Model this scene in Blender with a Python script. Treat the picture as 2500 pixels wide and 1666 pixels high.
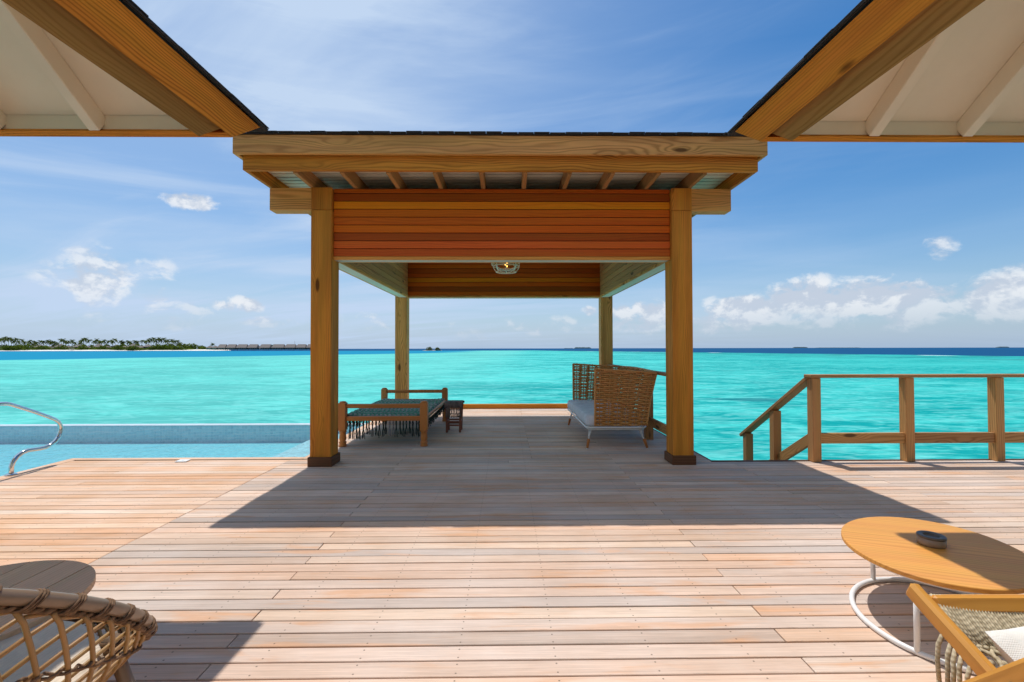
import bpy, math, random
from mathutils import Vector, Matrix

# ------------------------------------------------------------------ reset
for o in list(bpy.data.objects):
    bpy.data.objects.remove(o)
scn = bpy.context.scene
COL = scn.collection
R = math.radians
PI = math.pi

# ------------------------------------------------------------------ camera
cam_data = bpy.data.cameras.new('camera')
cam_data.sensor_width = 36.0
cam_data.lens = 16.0
cam_data.clip_start = 0.05
cam_data.clip_end = 60000.0
camera = bpy.data.objects.new('camera', cam_data)
COL.objects.link(camera)
YAW, PITCH, ROLL = R(0.72), R(0.93), R(-0.11)
camera.matrix_world = (Matrix.Translation((0, 0, 1.3)) @ Matrix.Rotation(-YAW, 4, 'Z')
                       @ Matrix.Rotation(R(90) + PITCH, 4, 'X') @ Matrix.Rotation(ROLL, 4, 'Z'))
scn.camera = camera

# ------------------------------------------------------------------ light
SUN_DIR = Vector((-0.175, 0.3425, 1.0)).normalized()      # towards the sun
SUN_EL = math.asin(SUN_DIR.z)
SUN_AZ = math.atan2(SUN_DIR.x, SUN_DIR.y)                  # from +Y, clockwise positive
sun_data = bpy.data.lights.new('sun', 'SUN')
sun_data.energy = 3.65
sun_data.angle = R(0.53)
sun_data.color = (1.0, 0.955, 0.89)
sun = bpy.data.objects.new('sun', sun_data)
COL.objects.link(sun)
sun.rotation_euler = (-SUN_DIR).to_track_quat('-Z', 'Y').to_euler()
sun.location = (-8, 16, 46)

scn.view_settings.view_transform = 'Standard'
scn.view_settings.look = 'None'
scn.view_settings.exposure = 0.0
scn.view_settings.gamma = 1.0
scn.view_settings.use_curve_mapping = False
scn.cycles.max_bounces = 8
scn.cycles.diffuse_bounces = 4
scn.cycles.transparent_max_bounces = 12
scn.cycles.caustics_reflective = False
scn.cycles.caustics_refractive = False


# ------------------------------------------------------------------ node helper
class NT:
    def __init__(self, tree):
        self.t = tree
        tree.nodes.clear()

    def n(self, typ, **kw):
        nd = self.t.nodes.new(typ)
        for k, v in kw.items():
            setattr(nd, k, v)
        return nd

    def put(self, sock, v):
        if v is None:
            return
        if isinstance(v, bpy.types.NodeSocket):
            self.t.links.new(v, sock)
        else:
            if sock.type == 'RGBA' and len(v) == 3:
                v = (*v, 1.0)
            sock.default_value = v

    def m(self, op, a, b=None, c=None, clamp=False):
        nd = self.n('ShaderNodeMath', operation=op, use_clamp=clamp)
        self.put(nd.inputs[0], a)
        self.put(nd.inputs[1], b)
        self.put(nd.inputs[2], c)
        return nd.outputs[0]

    def v(self, op, a, b=None, s=None):
        nd = self.n('ShaderNodeVectorMath', operation=op)
        self.put(nd.inputs[0], a)
        self.put(nd.inputs[1], b)
        if s is not None:
            self.put(nd.inputs['Scale'], s)
        return nd.outputs['Value'] if op in ('LENGTH', 'DOT_PRODUCT', 'DISTANCE') else nd.outputs[0]

    def sep(self, a):
        nd = self.n('ShaderNodeSeparateXYZ')
        self.put(nd.inputs[0], a)
        return nd.outputs[0], nd.outputs[1], nd.outputs[2]

    def comb(self, x, y, z):
        nd = self.n('ShaderNodeCombineXYZ')
        for i, q in enumerate((x, y, z)):
            self.put(nd.inputs[i], q)
        return nd.outputs[0]

    def noise(self, vec, scale=1.0, detail=3.0, rough=0.5, dist=0.0):
        nd = self.n('ShaderNodeTexNoise')
        self.put(nd.inputs['Vector'], vec)
        nd.inputs['Scale'].default_value = scale
        nd.inputs['Detail'].default_value = detail
        nd.inputs['Roughness'].default_value = rough
        nd.inputs['Distortion'].default_value = dist
        return nd.outputs[0]

    def voro(self, vec, scale=1.0, feature='F1'):
        nd = self.n('ShaderNodeTexVoronoi', feature=feature)
        self.put(nd.inputs['Vector'], vec)
        nd.inputs['Scale'].default_value = scale
        return nd.outputs['Distance']

    def ss(self, x, a, b, lo=0.0, hi=1.0):
        nd = self.n('ShaderNodeMapRange', interpolation_type='SMOOTHSTEP')
        self.put(nd.inputs[0], x)
        for i, q in enumerate((a, b, lo, hi)):
            self.put(nd.inputs[i + 1], q)
        return nd.outputs[0]

    def mix(self, f, a, b, mode='MIX'):
        nd = self.n('ShaderNodeMix', data_type='RGBA', blend_type=mode)
        self.put(nd.inputs[0], f)
        self.put(nd.inputs[6], a)
        self.put(nd.inputs[7], b)
        return nd.outputs[2]

    def hsv(self, col, h=0.5, s=1.0, val=1.0):
        nd = self.n('ShaderNodeHueSaturation')
        self.put(nd.inputs['Hue'], h)
        self.put(nd.inputs['Saturation'], s)
        self.put(nd.inputs['Value'], val)
        self.put(nd.inputs['Color'], col)
        return nd.outputs[0]

    def bump(self, h, strength=0.3, dist=0.01):
        nd = self.n('ShaderNodeBump')
        nd.inputs['Strength'].default_value = strength
        nd.inputs['Distance'].default_value = dist
        self.put(nd.inputs['Height'], h)
        return nd.outputs[0]

    def out(self, col, rough=0.6, normal=None, **kw):
        p = self.n('ShaderNodeBsdfPrincipled')
        self.put(p.inputs['Base Color'], col)
        self.put(p.inputs['Roughness'], rough)
        if normal is not None:
            self.put(p.inputs['Normal'], normal)
        for k, v in kw.items():
            self.put(p.inputs[k], v)
        o = self.n('ShaderNodeOutputMaterial')
        self.t.links.new(p.outputs[0], o.inputs[0])
        return p


def new_mat(name):
    m = bpy.data.materials.new(name)
    m.use_nodes = True
    return m, NT(m.node_tree)


def srgb(r, g, b):
    f = lambda c: (c / 255 / 12.92) if c <= 10.31 else ((c / 255 + 0.055) / 1.055) ** 2.4
    return (f(r), f(g), f(b))


# ------------------------------------------------------------------ world: sky and clouds
world = bpy.data.worlds.new('World')
scn.world = world
world.use_nodes = True
W = NT(world.node_tree)
sky = W.n('ShaderNodeTexSky', sky_type='NISHITA', sun_disc=False)
sky.sun_elevation = SUN_EL
sky.sun_rotation = SUN_AZ
sky.altitude = 0
sky.air_density = 1.0
sky.dust_density = 0.35
sky.ozone_density = 2.2
gen = W.n('ShaderNodeTexCoord').outputs['Generated']
dx, dy, dz = W.sep(gen)
az = W.m('ARCTAN2', dx, dy)
el = W.m('ARCSINE', W.m('MINIMUM', W.m('MAXIMUM', dz, -1.0), 1.0))
SKY_STRENGTH = 0.115
CLOUD_W = 8.2          # cloud white in the units of the sky node
skyc = W.hsv(sky.outputs[0], 0.5, 1.42, 1.07)
# haze whitening low down
hz = W.m('POWER', W.m('SUBTRACT', 1.0, W.m('MAXIMUM', dz, 0.0), clamp=True), 6.0)
skyc = W.mix(W.m('MULTIPLY', hz, 0.92), skyc, (3.05, 4.25, 6.0))
# thin high cloud, drawn out in long streaks
den = W.m('ADD', W.m('MAXIMUM', dz, 0.0), 0.12)
px_ = W.m('DIVIDE', dx, den)
py_ = W.m('DIVIDE', dy, den)
rot = W.n('ShaderNodeVectorRotate', rotation_type='Z_AXIS')
W.put(rot.inputs['Vector'], W.comb(px_, py_, 0.0))
rot.inputs['Angle'].default_value = R(17)
st = W.v('MULTIPLY', rot.outputs[0], (0.28, 1.0, 1.0))
n_st = W.noise(st, 1.5, 7.0, 0.56, 0.9)
n_big = W.noise(W.comb(px_, py_, 3.3), 0.33, 2.0, 0.5)
left = W.ss(az, 0.85, -0.80)                                  # the veil thickens towards the sun's side
veil = W.m('MULTIPLY', W.ss(W.m('ADD', n_st, W.m('MULTIPLY', W.m('SUBTRACT', n_big, 0.5), 0.7)), 0.40, 0.78),
           W.m('ADD', 0.20, W.m('MULTIPLY', left, 0.50)))
veil = W.m('ADD', veil, W.m('MULTIPLY', left, W.m('ADD', 0.34, W.m('MULTIPLY', W.ss(dz, 0.25, 0.6), 0.35))), clamp=True)
band = W.noise(W.comb(W.m('MULTIPLY', az, 1.3), W.m('ADD', W.m('MULTIPLY', el, 11.0), W.m('MULTIPLY', az, -0.7)), 1.7), 1.0, 6.0, 0.6, 0.5)
veil = W.m('ADD', veil, W.m('MULTIPLY', W.ss(band, 0.38, 0.85), W.m('ADD', 0.10, W.m('MULTIPLY', left, 0.50))), clamp=True)
skyc = W.mix(veil, skyc, (4.7, 5.9, 7.7))

# cumulus: soft masks (azimuth, elevation, half width, half height) broken up by noise
CLOUDS = [(-0.717, 0.115, 0.075, 0.050, 0.60), (-0.655, 0.105, 0.040, 0.050, 0.52), (-0.640, 0.060, 0.13, 0.030, 0.35),
          (-0.602, 0.260, 0.045, 0.017, 0.80), (-0.530, 0.082, 0.042, 0.017, 0.85), (-0.475, 0.052, 0.060, 0.012, 0.55),
          (-0.080, 0.040, 0.10, 0.022, 0.32), (0.090, 0.047, 0.12, 0.026, 0.45), (0.178, 0.080, 0.020, 0.012, 0.75),
          (0.290, 0.067, 0.090, 0.034, 0.80), (0.480, 0.070, 0.080, 0.034, 0.95), (0.447, 0.062, 0.060, 0.035, 0.85),
          (0.585, 0.098, 0.060, 0.036, 1.0), (0.665, 0.088, 0.10, 0.036, 1.0), (0.720, 0.062, 0.110, 0.032, 0.62),
          (0.620, 0.053, 0.130, 0.026, 0.5), (0.762, 0.090, 0.040, 0.014, 0.7), (0.845, 0.075, 0.060, 0.040, 0.85),
          (0.765, 0.160, 0.030, 0.022, 0.5), (-0.300, 0.055, 0.08, 0.020, 0.4), (1.02, 0.09, 0.11, 0.05, 0.9),
          (1.5, 0.08, 0.2, 0.05, 0.9), (2.1, 0.09, 0.15, 0.04, 0.9), (2.7, 0.08, 0.2, 0.05, 0.8),
          (-1.0, 0.09, 0.10, 0.04, 0.7), (-1.5, 0.08, 0.2, 0.05, 0.8), (-2.2, 0.09, 0.2, 0.05, 0.8), (-2.8, 0.07, 0.15, 0.04, 0.8)]
ae = W.comb(az, W.m('MULTIPLY', el, 1.35), 0.0)
n_c = W.noise(ae, 17.0, 9.0, 0.60, 0.25)
n_c2 = W.noise(W.v('ADD', ae, (0.006, -0.022, 0.0)), 17.0, 9.0, 0.60, 0.25)
dens = None
for (a0, e0, ra, re, amp) in CLOUDS:
    u = W.m('DIVIDE', W.m('SUBTRACT', az, a0), ra)
    w = W.m('DIVIDE', W.m('SUBTRACT', el, e0), re)
    q = W.m('ADD', W.m('MULTIPLY', u, u), W.m('MULTIPLY', w, w))
    d = W.m('MULTIPLY', W.ss(q, 2.0, 0.0), amp)
    dens = d if dens is None else W.m('MAXIMUM', dens, d)
raw = W.m('ADD', dens, W.m('MULTIPLY', W.m('SUBTRACT', n_c, 0.5), 2.6))
a_c = W.m('MULTIPLY', W.ss(raw, 0.30, 0.78), W.ss(dens, 0.0, 0.25))
lit = W.ss(W.m('SUBTRACT', n_c2, n_c), -0.10, 0.07)
ccol = W.mix(lit, (7.6, 7.8, 8.1), (4.9, 5.5, 6.5))
low = W.ss(el, 0.10, 0.02)
ccol = W.mix(W.m('MULTIPLY', low, 0.55), ccol, (4.8, 5.4, 6.4))
amt = W.m('MULTIPLY', a_c, W.m('SUBTRACT', 0.92, W.m('MULTIPLY', low, 0.35)))
amt = W.m('MULTIPLY', amt, W.ss(dens, 0.0, 0.9, 0.45, 1.0))
skyc = W.mix(amt, skyc, ccol)
bg = W.n('ShaderNodeBackground')
W.put(bg.inputs[0], skyc)
bg.inputs[1].default_value = SKY_STRENGTH
wo = W.n('ShaderNodeOutputWorld')
W.t.links.new(bg.outputs[0], wo.inputs[0])


# ------------------------------------------------------------------ mesh builder
rng = random.Random(7)


class MB:
    """collects solids; every vertex also stores a grain coordinate (along, across, across)"""

    def __init__(self):
        self.v, self.f, self.g, self.s = [], [], [], []

    def add(self, vs, fs, gs=None, smooth=False):
        b = len(self.v)
        self.v += [tuple(p) for p in vs]
        self.f += [tuple(b + i for i in f) for f in fs]
        off = (rng.uniform(0, 40), rng.uniform(0, 9), rng.uniform(0, 9))
        src = gs if gs is not None else vs
        self.g += [(p[0] + off[0], p[1] + off[1], p[2] + off[2]) for p in src]
        self.s += [smooth] * len(fs)

    def bar(self, p0, p1, w, h, up=(0, 0, 1), c=0.004, cut0=0.0, cut1=0.0):
        """chamfered bar from p0 to p1, w sideways, h along up"""
        p0, p1, up = Vector(p0), Vector(p1), Vector(up)
        d = p1 - p0
        L = d.length
        d.normalize()
        s = d.cross(up)
        if s.length < 1e-6:
            s = d.cross(Vector((1, 0, 0)))
        s.normalize()
        u = s.cross(d)
        c = min(c, w * 0.3, h * 0.3, L * 0.3)
        vs, gs = [], []
        for k, (t, inset) in enumerate(((0, c), (c, 0), (L - c, 0), (L, c))):
            a, b = w / 2 - inset, h / 2 - inset
            for (x, y) in ((-a + c * (not inset), -b), (a - c * (not inset), -b), (a, -b + c * (not inset)), (a, b - c * (not inset)),
                           (a - c * (not inset), b), (-a + c * (not inset), b), (-a, b - c * (not inset)), (-a, -b + c * (not inset))):
                vs.append(p0 + d * t + s * x + u * y)
                gs.append((t, x, y))
        fs = []
        for k in range(3):
            for i in range(8):
                j = (i + 1) % 8
                fs.append((k * 8 + i, k * 8 + j, k * 8 + 8 + j, k * 8 + 8 + i))
        fs.append(tuple(reversed(range(8))))
        fs.append(tuple(24 + i for i in range(8)))
        self.add(vs, fs, gs)

    def box(self, x0, x1, y0, y1, z0, z1, c=0.004, axis=None):
        dims = (x1 - x0, y1 - y0, z1 - z0)
        if axis is None:
            axis = dims.index(max(dims))
        cx, cy, cz = (x0 + x1) / 2, (y0 + y1) / 2, (z0 + z1) / 2
        if axis == 0:
            self.bar((x0, cy, cz), (x1, cy, cz), dims[1], dims[2], (0, 0, 1), c)
        elif axis == 1:
            self.bar((cx, y0, cz), (cx, y1, cz), dims[0], dims[2], (0, 0, 1), c)
        else:
            self.bar((cx, cy, z0), (cx, cy, z1), dims[0], dims[1], (0, 1, 0), c)

    def tube(self, pts, r, n=8, closed=False, caps=True):
        pts = [Vector(p) for p in pts]
        m = len(pts)
        rr = r if isinstance(r, (list, tuple)) else [r] * m
        ref = Vector((0.31, 0.17, 0.93)).normalized()
        vs, gs = [], []
        prev = None
        L = 0.0
        for i, p in enumerate(pts):
            if closed:
                t = pts[(i + 1) % m] - pts[i - 1]
            else:
                t = pts[min(i + 1, m - 1)] - pts[max(i - 1, 0)]
            if t.length < 1e-9:
                t = Vector((0, 0, 1))
            t.normalize()
            if prev is None:
                a = t.cross(ref)
                if a.length < 0.05:
                    a = t.cross(Vector((1, 0, 0)))
            else:
                a = prev - t * prev.dot(t)
                if a.length < 1e-6:
                    a = t.cross(ref)
            a.normalize()
            prev = a.copy()
            b = t.cross(a)
            if i:
                L += (p - pts[i - 1]).length
            for k in range(n):
                an = 2 * PI * k / n
                q = a * math.cos(an) * rr[i] + b * math.sin(an) * rr[i]
                vs.append(p + q)
                gs.append((L, math.cos(an) * rr[i], math.sin(an) * rr[i]))
        fs = []
        for i in range(m if closed else m - 1):
            j = (i + 1) % m
            for k in range(n):
                l = (k + 1) % n
                fs.append((i * n + k, i * n + l, j * n + l, j * n + k))
        if caps and not closed:
            fs.append(tuple(reversed(range(n))))
            fs.append(tuple((m - 1) * n + k for k in range(n)))
        self.add(vs, fs, gs, True)

    def lathe(self, prof, cx=0, cy=0, n=20, axis_z=True, caps=True):
        vs, gs = [], []
        for (r, z) in prof:
            for k in range(n):
                a = 2 * PI * k / n
                vs.append((cx + r * math.cos(a), cy + r * math.sin(a), z))
                gs.append((z, r * math.cos(a), r * math.sin(a)))
        fs = []
        for i in range(len(prof) - 1):
            for k in range(n):
                l = (k + 1) % n
                fs.append((i * n + k, i * n + l, i * n + n + l, i * n + n + k))
        if caps:
            fs.append(tuple(reversed(range(n))))
            fs.append(tuple((len(prof) - 1) * n + k for k in range(n)))
        self.add(vs, fs, gs, True)

    def prism(self, poly, z0, z1, c=0.003, grain=(1, 0)):
        """flat slab from an xy polygon (ccw) with a small chamfer at top and bottom"""
        n = len(poly)
        cx = sum(p[0] for p in poly) / n
        cy = sum(p[1] for p in poly) / n

        def ins(p):
            d = Vector((p[0] - cx, p[1] - cy))
            d = d * (1 - c / max(d.length, 1e-6))
            return (cx + d.x, cy + d.y)
        rings = [([ins(p) for p in poly], z0), (poly, z0 + c), (poly, z1 - c), ([ins(p) for p in poly], z1)]
        vs = [(p[0], p[1], z) for ring, z in rings for p in ring]
        gx, gy = grain
        gs = [(p[0] * gx + p[1] * gy, -p[0] * gy + p[1] * gx, p[2]) for p in vs]
        fs = []
        for k in range(3):
            for i in range(n):
                j = (i + 1) % n
                fs.append((k * n + i, k * n + j, k * n + n + j, k * n + n + i))
        fs.append(tuple(reversed(range(n))))
        fs.append(tuple(3 * n + i for i in range(n)))
        self.add(vs, fs, gs)

    def ball(self, c, rx, ry, rz, nu=8, nv=6):
        vs, fs = [], []
        for j in range(nv + 1):
            t = PI * j / nv
            for i in range(nu):
                a = 2 * PI * i / nu
                vs.append((c[0] + rx * math.sin(t) * math.cos(a), c[1] + ry * math.sin(t) * math.sin(a), c[2] - rz * math.cos(t)))
        for j in range(nv):
            for i in range(nu):
                k = (i + 1) % nu
                fs.append((j * nu + i, j * nu + k, j * nu + nu + k, j * nu + nu + i))
        self.add(vs, fs, None, True)

    def pillow(self, mat4, w, h, t, n=14):
        vs, fs, gs = [], [], []
        for side in (1, -1):
            b = len(vs)
            for j in range(n + 1):
                for i in range(n + 1):
                    u, v = 2 * i / n - 1, 2 * j / n - 1
                    th = (max(0, 1 - u ** 4) * max(0, 1 - v ** 4)) ** 0.55
                    pin = 1 - 0.07 * (abs(u) ** 2) * (1 - abs(v)) - 0.0
                    pin2 = 1 - 0.07 * (abs(v) ** 2) * (1 - abs(u))
                    wr = 0.012 * math.sin(7 * u + 3 * v) * math.sin(5 * v - 2 * u) * th
                    p = Vector((u * w / 2 * pin2, v * h / 2 * pin, side * (t / 2 * th + wr * t * 2)))
                    vs.append(mat4 @ p)
                    gs.append((u * w, v * h, 0))
            for j in range(n):
                for i in range(n):
                    a = b + j * (n + 1) + i
                    q = (a, a + 1, a + n + 2, a + n + 1)
                    fs.append(q if side > 0 else tuple(reversed(q)))
        self.add(vs, fs, gs, True)

    def mesh(self, name, mat=None):
        me = bpy.data.meshes.new(name)
        me.from_pydata(self.v, [], self.f)
        at = me.attributes.new('grain', 'FLOAT_VECTOR', 'POINT')
        at.data.foreach_set('vector', [c for g in self.g for c in g])
        me.polygons.foreach_set('use_smooth', self.s)
        if mat:
            me.materials.append(mat)
        me.update()
        return me

    def build(self, name, mat, parent=None, **props):
        return link(name, self.mesh(name, mat), parent, **props)


def link(name, me, parent=None, loc=None, **props):
    o = bpy.data.objects.new(name, me)
    COL.objects.link(o)
    if parent is not None:
        o.parent = parent
    if loc is not None:
        o.location = loc
    for k, v in props.items():
        o[k] = v
    return o


def thing(name, label, cat, loc=(0, 0, 0), rz=0.0, group=None):
    o = bpy.data.objects.new(name, None)
    COL.objects.link(o)
    o.empty_display_size = 0.2
    o.location = loc
    o.rotation_euler = (0, 0, rz)
    o['label'] = label
    o['category'] = cat
    if group:
        o['group'] = group
    return o


def copy_tree(o, parent=None):
    c = o.copy()
    COL.objects.link(c)
    c.parent = parent
    for ch in list(o.children):
        copy_tree(ch, c)
    return c


# ------------------------------------------------------------------ materials
def wood(name, light, dark,  freq=38.0, warp=1.0, knots=0.5, rough=0.55, var=0.12, fibre=0.25, contrast=0.75, bump=0.25, spec=0.35, tint=False, patch=0.07):
    m, N = new_mat(name)
    g = N.n('ShaderNodeAttribute', attribute_name='grain').outputs['Vector']
    rnd = N.n('ShaderNodeObjectInfo').outputs['Random']
    g = N.v('ADD', g, N.comb(N.m('MULTIPLY', rnd, 57.0), N.m('MULTIPLY', rnd, 3.1), 0.0))
    n1 = N.noise(N.v('MULTIPLY', g, (0.75, 5.0, 5.0)), 1.0, 2.0, 0.5)
    n2 = N.noise(N.v('MULTIPLY', g, (0.35, 1.6, 1.6)), 1.0, 2.0, 0.5)
    kd = N.voro(N.v('MULTIPLY', g, (1.5, 5.0, 5.0)), 1.0)
    kinf = N.ss(kd, 0.42, 0.0)
    x, y, z = N.sep(g)
    r = N.m('ADD', N.m('MULTIPLY', y, freq), N.m('MULTIPLY', z, freq * 0.55))
    r = N.m('ADD', r, N.m('MULTIPLY', n1, 7.0 * warp))
    r = N.m('ADD', r, N.m('MULTIPLY', kinf, 3.4 * knots))
    band = N.m('ADD', N.m('MULTIPLY', N.m('SINE', N.m('MULTIPLY', r, 6.2832)), 0.5), 0.5)
    band = N.m('POWER', band, 2.2)
    fib = N.noise(N.v('MULTIPLY', g, (5.0, 190.0, 190.0)), 1.0, 2.0, 0.6)
    fac = N.m('MULTIPLY', band, contrast)
    fac = N.m('MULTIPLY', fac, N.ss(n2, 0.30, 0.65, 0.35, 1.0))
    fac = N.m('ADD', fac, N.m('MULTIPLY', N.m('SUBTRACT', fib, 0.5), fibre), clamp=True)
    col = N.mix(fac, light, dark)
    if knots > 0:
        core = N.m('MULTIPLY', N.ss(kd, 0.15, 0.07), min(1.0, knots * 1.3))
        col = N.mix(core, col, tuple(c * 0.35 for c in dark))
    val = N.m('ADD', 1.0 - var, N.m('MULTIPLY', rnd, 2 * var))
    val = N.m('MULTIPLY', val, N.ss(N.noise(N.v('MULTIPLY', g, (0.7, 9.0, 9.0)), 1.0, 4.0, 0.6), 0.3, 0.7, 1 - patch, 1 + patch * 0.8))
    hue = N.ss(N.noise(N.v('MULTIPLY', g, (0.4, 11.0, 11.0)), 1.0, 3.0), 0.35, 0.65, 0.4955, 0.5035)
    col = N.hsv(col, hue, 1.0, val)
    if tint:
        col = N.mix(1.0, col, N.n('ShaderNodeObjectInfo').outputs['Color'], 'MULTIPLY')
    hgt = N.m('ADD', N.m('MULTIPLY', band, -0.5), N.m('MULTIPLY', fib, 0.8))
    N.out(col, N.m('ADD', rough, N.m('MULTIPLY', fib, 0.15)), N.bump(hgt, bump, 0.002), **{'Specular IOR Level': spec})
    return m


def plain(name, col, rough=0.5, metal=0.0, var=0.0, scale=12.0, bump=0.0, **kw):
    m, N = new_mat(name)
    c = col
    nrm = None
    if var or bump:
        pos = N.n('ShaderNodeTexCoord').outputs['Object']
        nz = N.noise(pos, scale, 4.0, 0.6)
        if var:
            c = N.hsv(col, 0.5, 1.0, N.ss(nz, 0.25, 0.75, 1 - var, 1 + var))
        if bump:
            nrm = N.bump(nz, bump, 0.004)
    N.out(c, rough, nrm, Metallic=metal, **kw)
    return m


def fabric(name, col, scale=420.0, var=0.08):
    m, N = new_mat(name)
    g = N.n('ShaderNodeAttribute', attribute_name='grain').outputs['Vector']
    x, y, z = N.sep(g)
    a = N.m('SINE', N.m('MULTIPLY', x, scale))
    b = N.m('SINE', N.m('MULTIPLY', y, scale))
    wv = N.m('MULTIPLY', a, b)
    nz = N.noise(g, 9.0, 4.0, 0.6)
    c = N.hsv(col, 0.5, 1.0, N.m('ADD', N.ss(nz, 0.3, 0.7, 1 - var, 1 + var), N.m('MULTIPLY', wv, 0.04)))
    N.out(c, 0.9, N.bump(N.m('ADD', N.m('MULTIPLY', wv, 0.4), nz), 0.35, 0.003), **{'Specular IOR Level': 0.15})
    return m


def rope_mat(name, col, dark, pitch=90.0):
    m, N = new_mat(name)
    g = N.n('ShaderNodeAttribute', attribute_name='grain').outputs['Vector']
    rnd = N.n('ShaderNodeObjectInfo').outputs['Random']
    x, y, z = N.sep(g)
    tw = N.m('SINE', N.m('ADD', N.m('MULTIPLY', x, pitch * 6.28), N.m('MULTIPLY', N.m('ARCTAN2', y, z), 2.0)))
    nz = N.noise(g, 14.0, 3.0, 0.6)
    f = N.m('ADD', N.m('MULTIPLY', tw, 0.22), N.ss(nz, 0.3, 0.7), clamp=True)
    c = N.mix(f, dark, col)
    N.out(c, 0.85, N.bump(tw, 0.3, 0.002), **{'Specular IOR Level': 0.2})
    return m


M = {}
M['pine'] = wood('treated pine', (0.66, 0.262, 0.036), (0.30, 0.092, 0.010), 62, 1.0, 0.7, 0.6, 0.10, 0.5, 0.75, 0.35, 0.15, False, 0.20)
M['pine_grey'] = wood('weathered pine', (0.80, 0.400, 0.118), (0.38, 0.150, 0.034), 44, 1.3, 0.7, 0.6, 0.08, 0.5, 0.78, 0.35, 0.18, False, 0.18)
M['pine_shaded'] = wood('overhang-shaded pine', (0.34, 0.195, 0.062), (0.18, 0.092, 0.024), 44, 1.2, 0.8, 0.6, 0.06, 0.5, 0.80, 0.35, 0.12, False, 0.18)  # darker pine for the side sub-fascia: shade under the overhang put into the colour
M['pine_rail'] = wood('railing timber', (0.54, 0.275, 0.100), (0.30, 0.130, 0.038), 60, 0.9, 0.7, 0.6, 0.14)
M['cedar'] = wood('red cedar cladding', (0.80, 0.185, 0.010), (0.56, 0.105, 0.005), 60, 0.8, 0.12, 0.45, 0.05, 0.3, 0.55, 0.15, 0.15, True)
M['cedar_trim'] = wood('orange cedar trim', (0.80, 0.36, 0.060), (0.58, 0.21, 0.025), 44, 0.6, 0.1, 0.5, 0.05)
M['pale_timber'] = wood('pale soffit timber', (0.82, 0.76, 0.62), (0.70, 0.63, 0.48), 40, 0.8, 0.0, 0.6, 0.06, 0.2, 0.4)
M['dark_hardwood'] = wood('dark skirting hardwood', (0.155, 0.066, 0.026), (0.085, 0.034, 0.012), 60, 0.6, 0.1, 0.5, 0.1)
M['teak'] = wood('oiled orange teak', (0.66, 0.30, 0.050), (0.46, 0.175, 0.022), 60, 0.7, 0.05, 0.42, 0.05, 0.3, 0.55, 0.15, 0.45)
M['teak_top'] = wood('golden teak veneer', (0.72, 0.345, 0.075), (0.54, 0.215, 0.036), 42, 1.0, 0.05, 0.45, 0.04, 0.4, 0.6, 0.12, 0.4)
M['grey_teak'] = wood('greyed teak slat', (0.80, 0.50, 0.285), (0.60, 0.35, 0.18), 60, 0.7, 0.05, 0.6, 0.08, 0.5, 0.5)
M['bed_wood'] = wood('varnished bed frame wood', (0.55, 0.195, 0.040), (0.35, 0.105, 0.020), 60, 0.6, 0.05, 0.38, 0.08, 0.3, 0.5, 0.1, 0.5)
M['stool_wood'] = wood('dark brown stool wood', (0.23, 0.085, 0.045), (0.13, 0.045, 0.024), 60, 0.6, 0.0, 0.45, 0.08)
M['white_paint'] = plain('white painted boarding', (0.86, 0.74, 0.585), 0.5, 0, 0.03, 3.0)
M['white_metal'] = plain('white powder coated steel', (0.80, 0.79, 0.77), 0.35)
M['cream_metal'] = plain('cream enamelled steel', (0.88, 0.78, 0.60), 0.5)
M['steel'] = plain('polished stainless steel', (0.74, 0.73, 0.72), 0.09, 1.0)
M['shingle'] = plain('dark felt shingle', (0.028, 0.026, 0.027), 0.85, 0, 0.4, 60.0, 0.5)
M['wicker'] = wood('honey wicker', (0.66, 0.31, 0.095), (0.42, 0.165, 0.042), 80, 0.5, 0.0, 0.42, 0.05, 0.6, 0.4)
M['cane'] = wood('tan round cane', (0.36, 0.205, 0.075), (0.24, 0.120, 0.040), 60, 0.5, 0.0, 0.38, 0.06, 0.4, 0.4, 0.1, 0.45)
M['rim'] = plain('taupe lacquered rim tube', (0.235, 0.160, 0.105), 0.32, 0, 0.06, 7.0)
M['binding'] = rope_mat('brown binding cord', (0.24, 0.145, 0.085), (0.13, 0.075, 0.042), 60)
M['cushion_white'] = fabric('white seat fabric', (0.70, 0.72, 0.76))
M['cushion_taupe'] = fabric('beige grey seat fabric', (0.74, 0.62, 0.48), 500)
M['pillow_white'] = fabric('white linen', (0.80, 0.77, 0.71), 700)
M['pillow_mint'] = fabric('mint cotton', (0.38, 0.68, 0.52), 500)
M['brown_pad'] = fabric('brown pad fabric', (0.22, 0.095, 0.045), 500)
M['rope_green'] = rope_mat('dark green bed rope', (0.12, 0.34, 0.25), (0.045, 0.15, 0.11), 30)
M['rope_pale'] = rope_mat('pale lilac grey bed rope', (0.42, 0.40, 0.42), (0.24, 0.23, 0.24), 30)
M['rope_dark'] = rope_mat('dark fringe cord', (0.045, 0.070, 0.055), (0.02, 0.03, 0.025), 40)
M['rope_beige'] = rope_mat('beige macrame cord', (0.62, 0.53, 0.37), (0.38, 0.31, 0.20), 70)
M['rope_grey'] = rope_mat('grey brown stool cord', (0.25, 0.20, 0.18), (0.14, 0.11, 0.10), 70)
M['ash_body'] = plain('taupe ceramic', (0.27, 0.20, 0.145), 0.45, 0, 0.08, 30.0)
M['ash_rim'] = plain('dark grey glazed ceramic', (0.10, 0.088, 0.078), 0.45)
M['plastic_white'] = plain('white plastic', (0.85, 0.85, 0.84), 0.4)
M['dark_gap'] = plain('dark underdeck timber', (0.035, 0.026, 0.020), 0.9)
M['tile_rim'] = plain('pale wet stone', (0.62, 0.70, 0.72), 0.25, 0, 0.08, 8.0)

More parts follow.
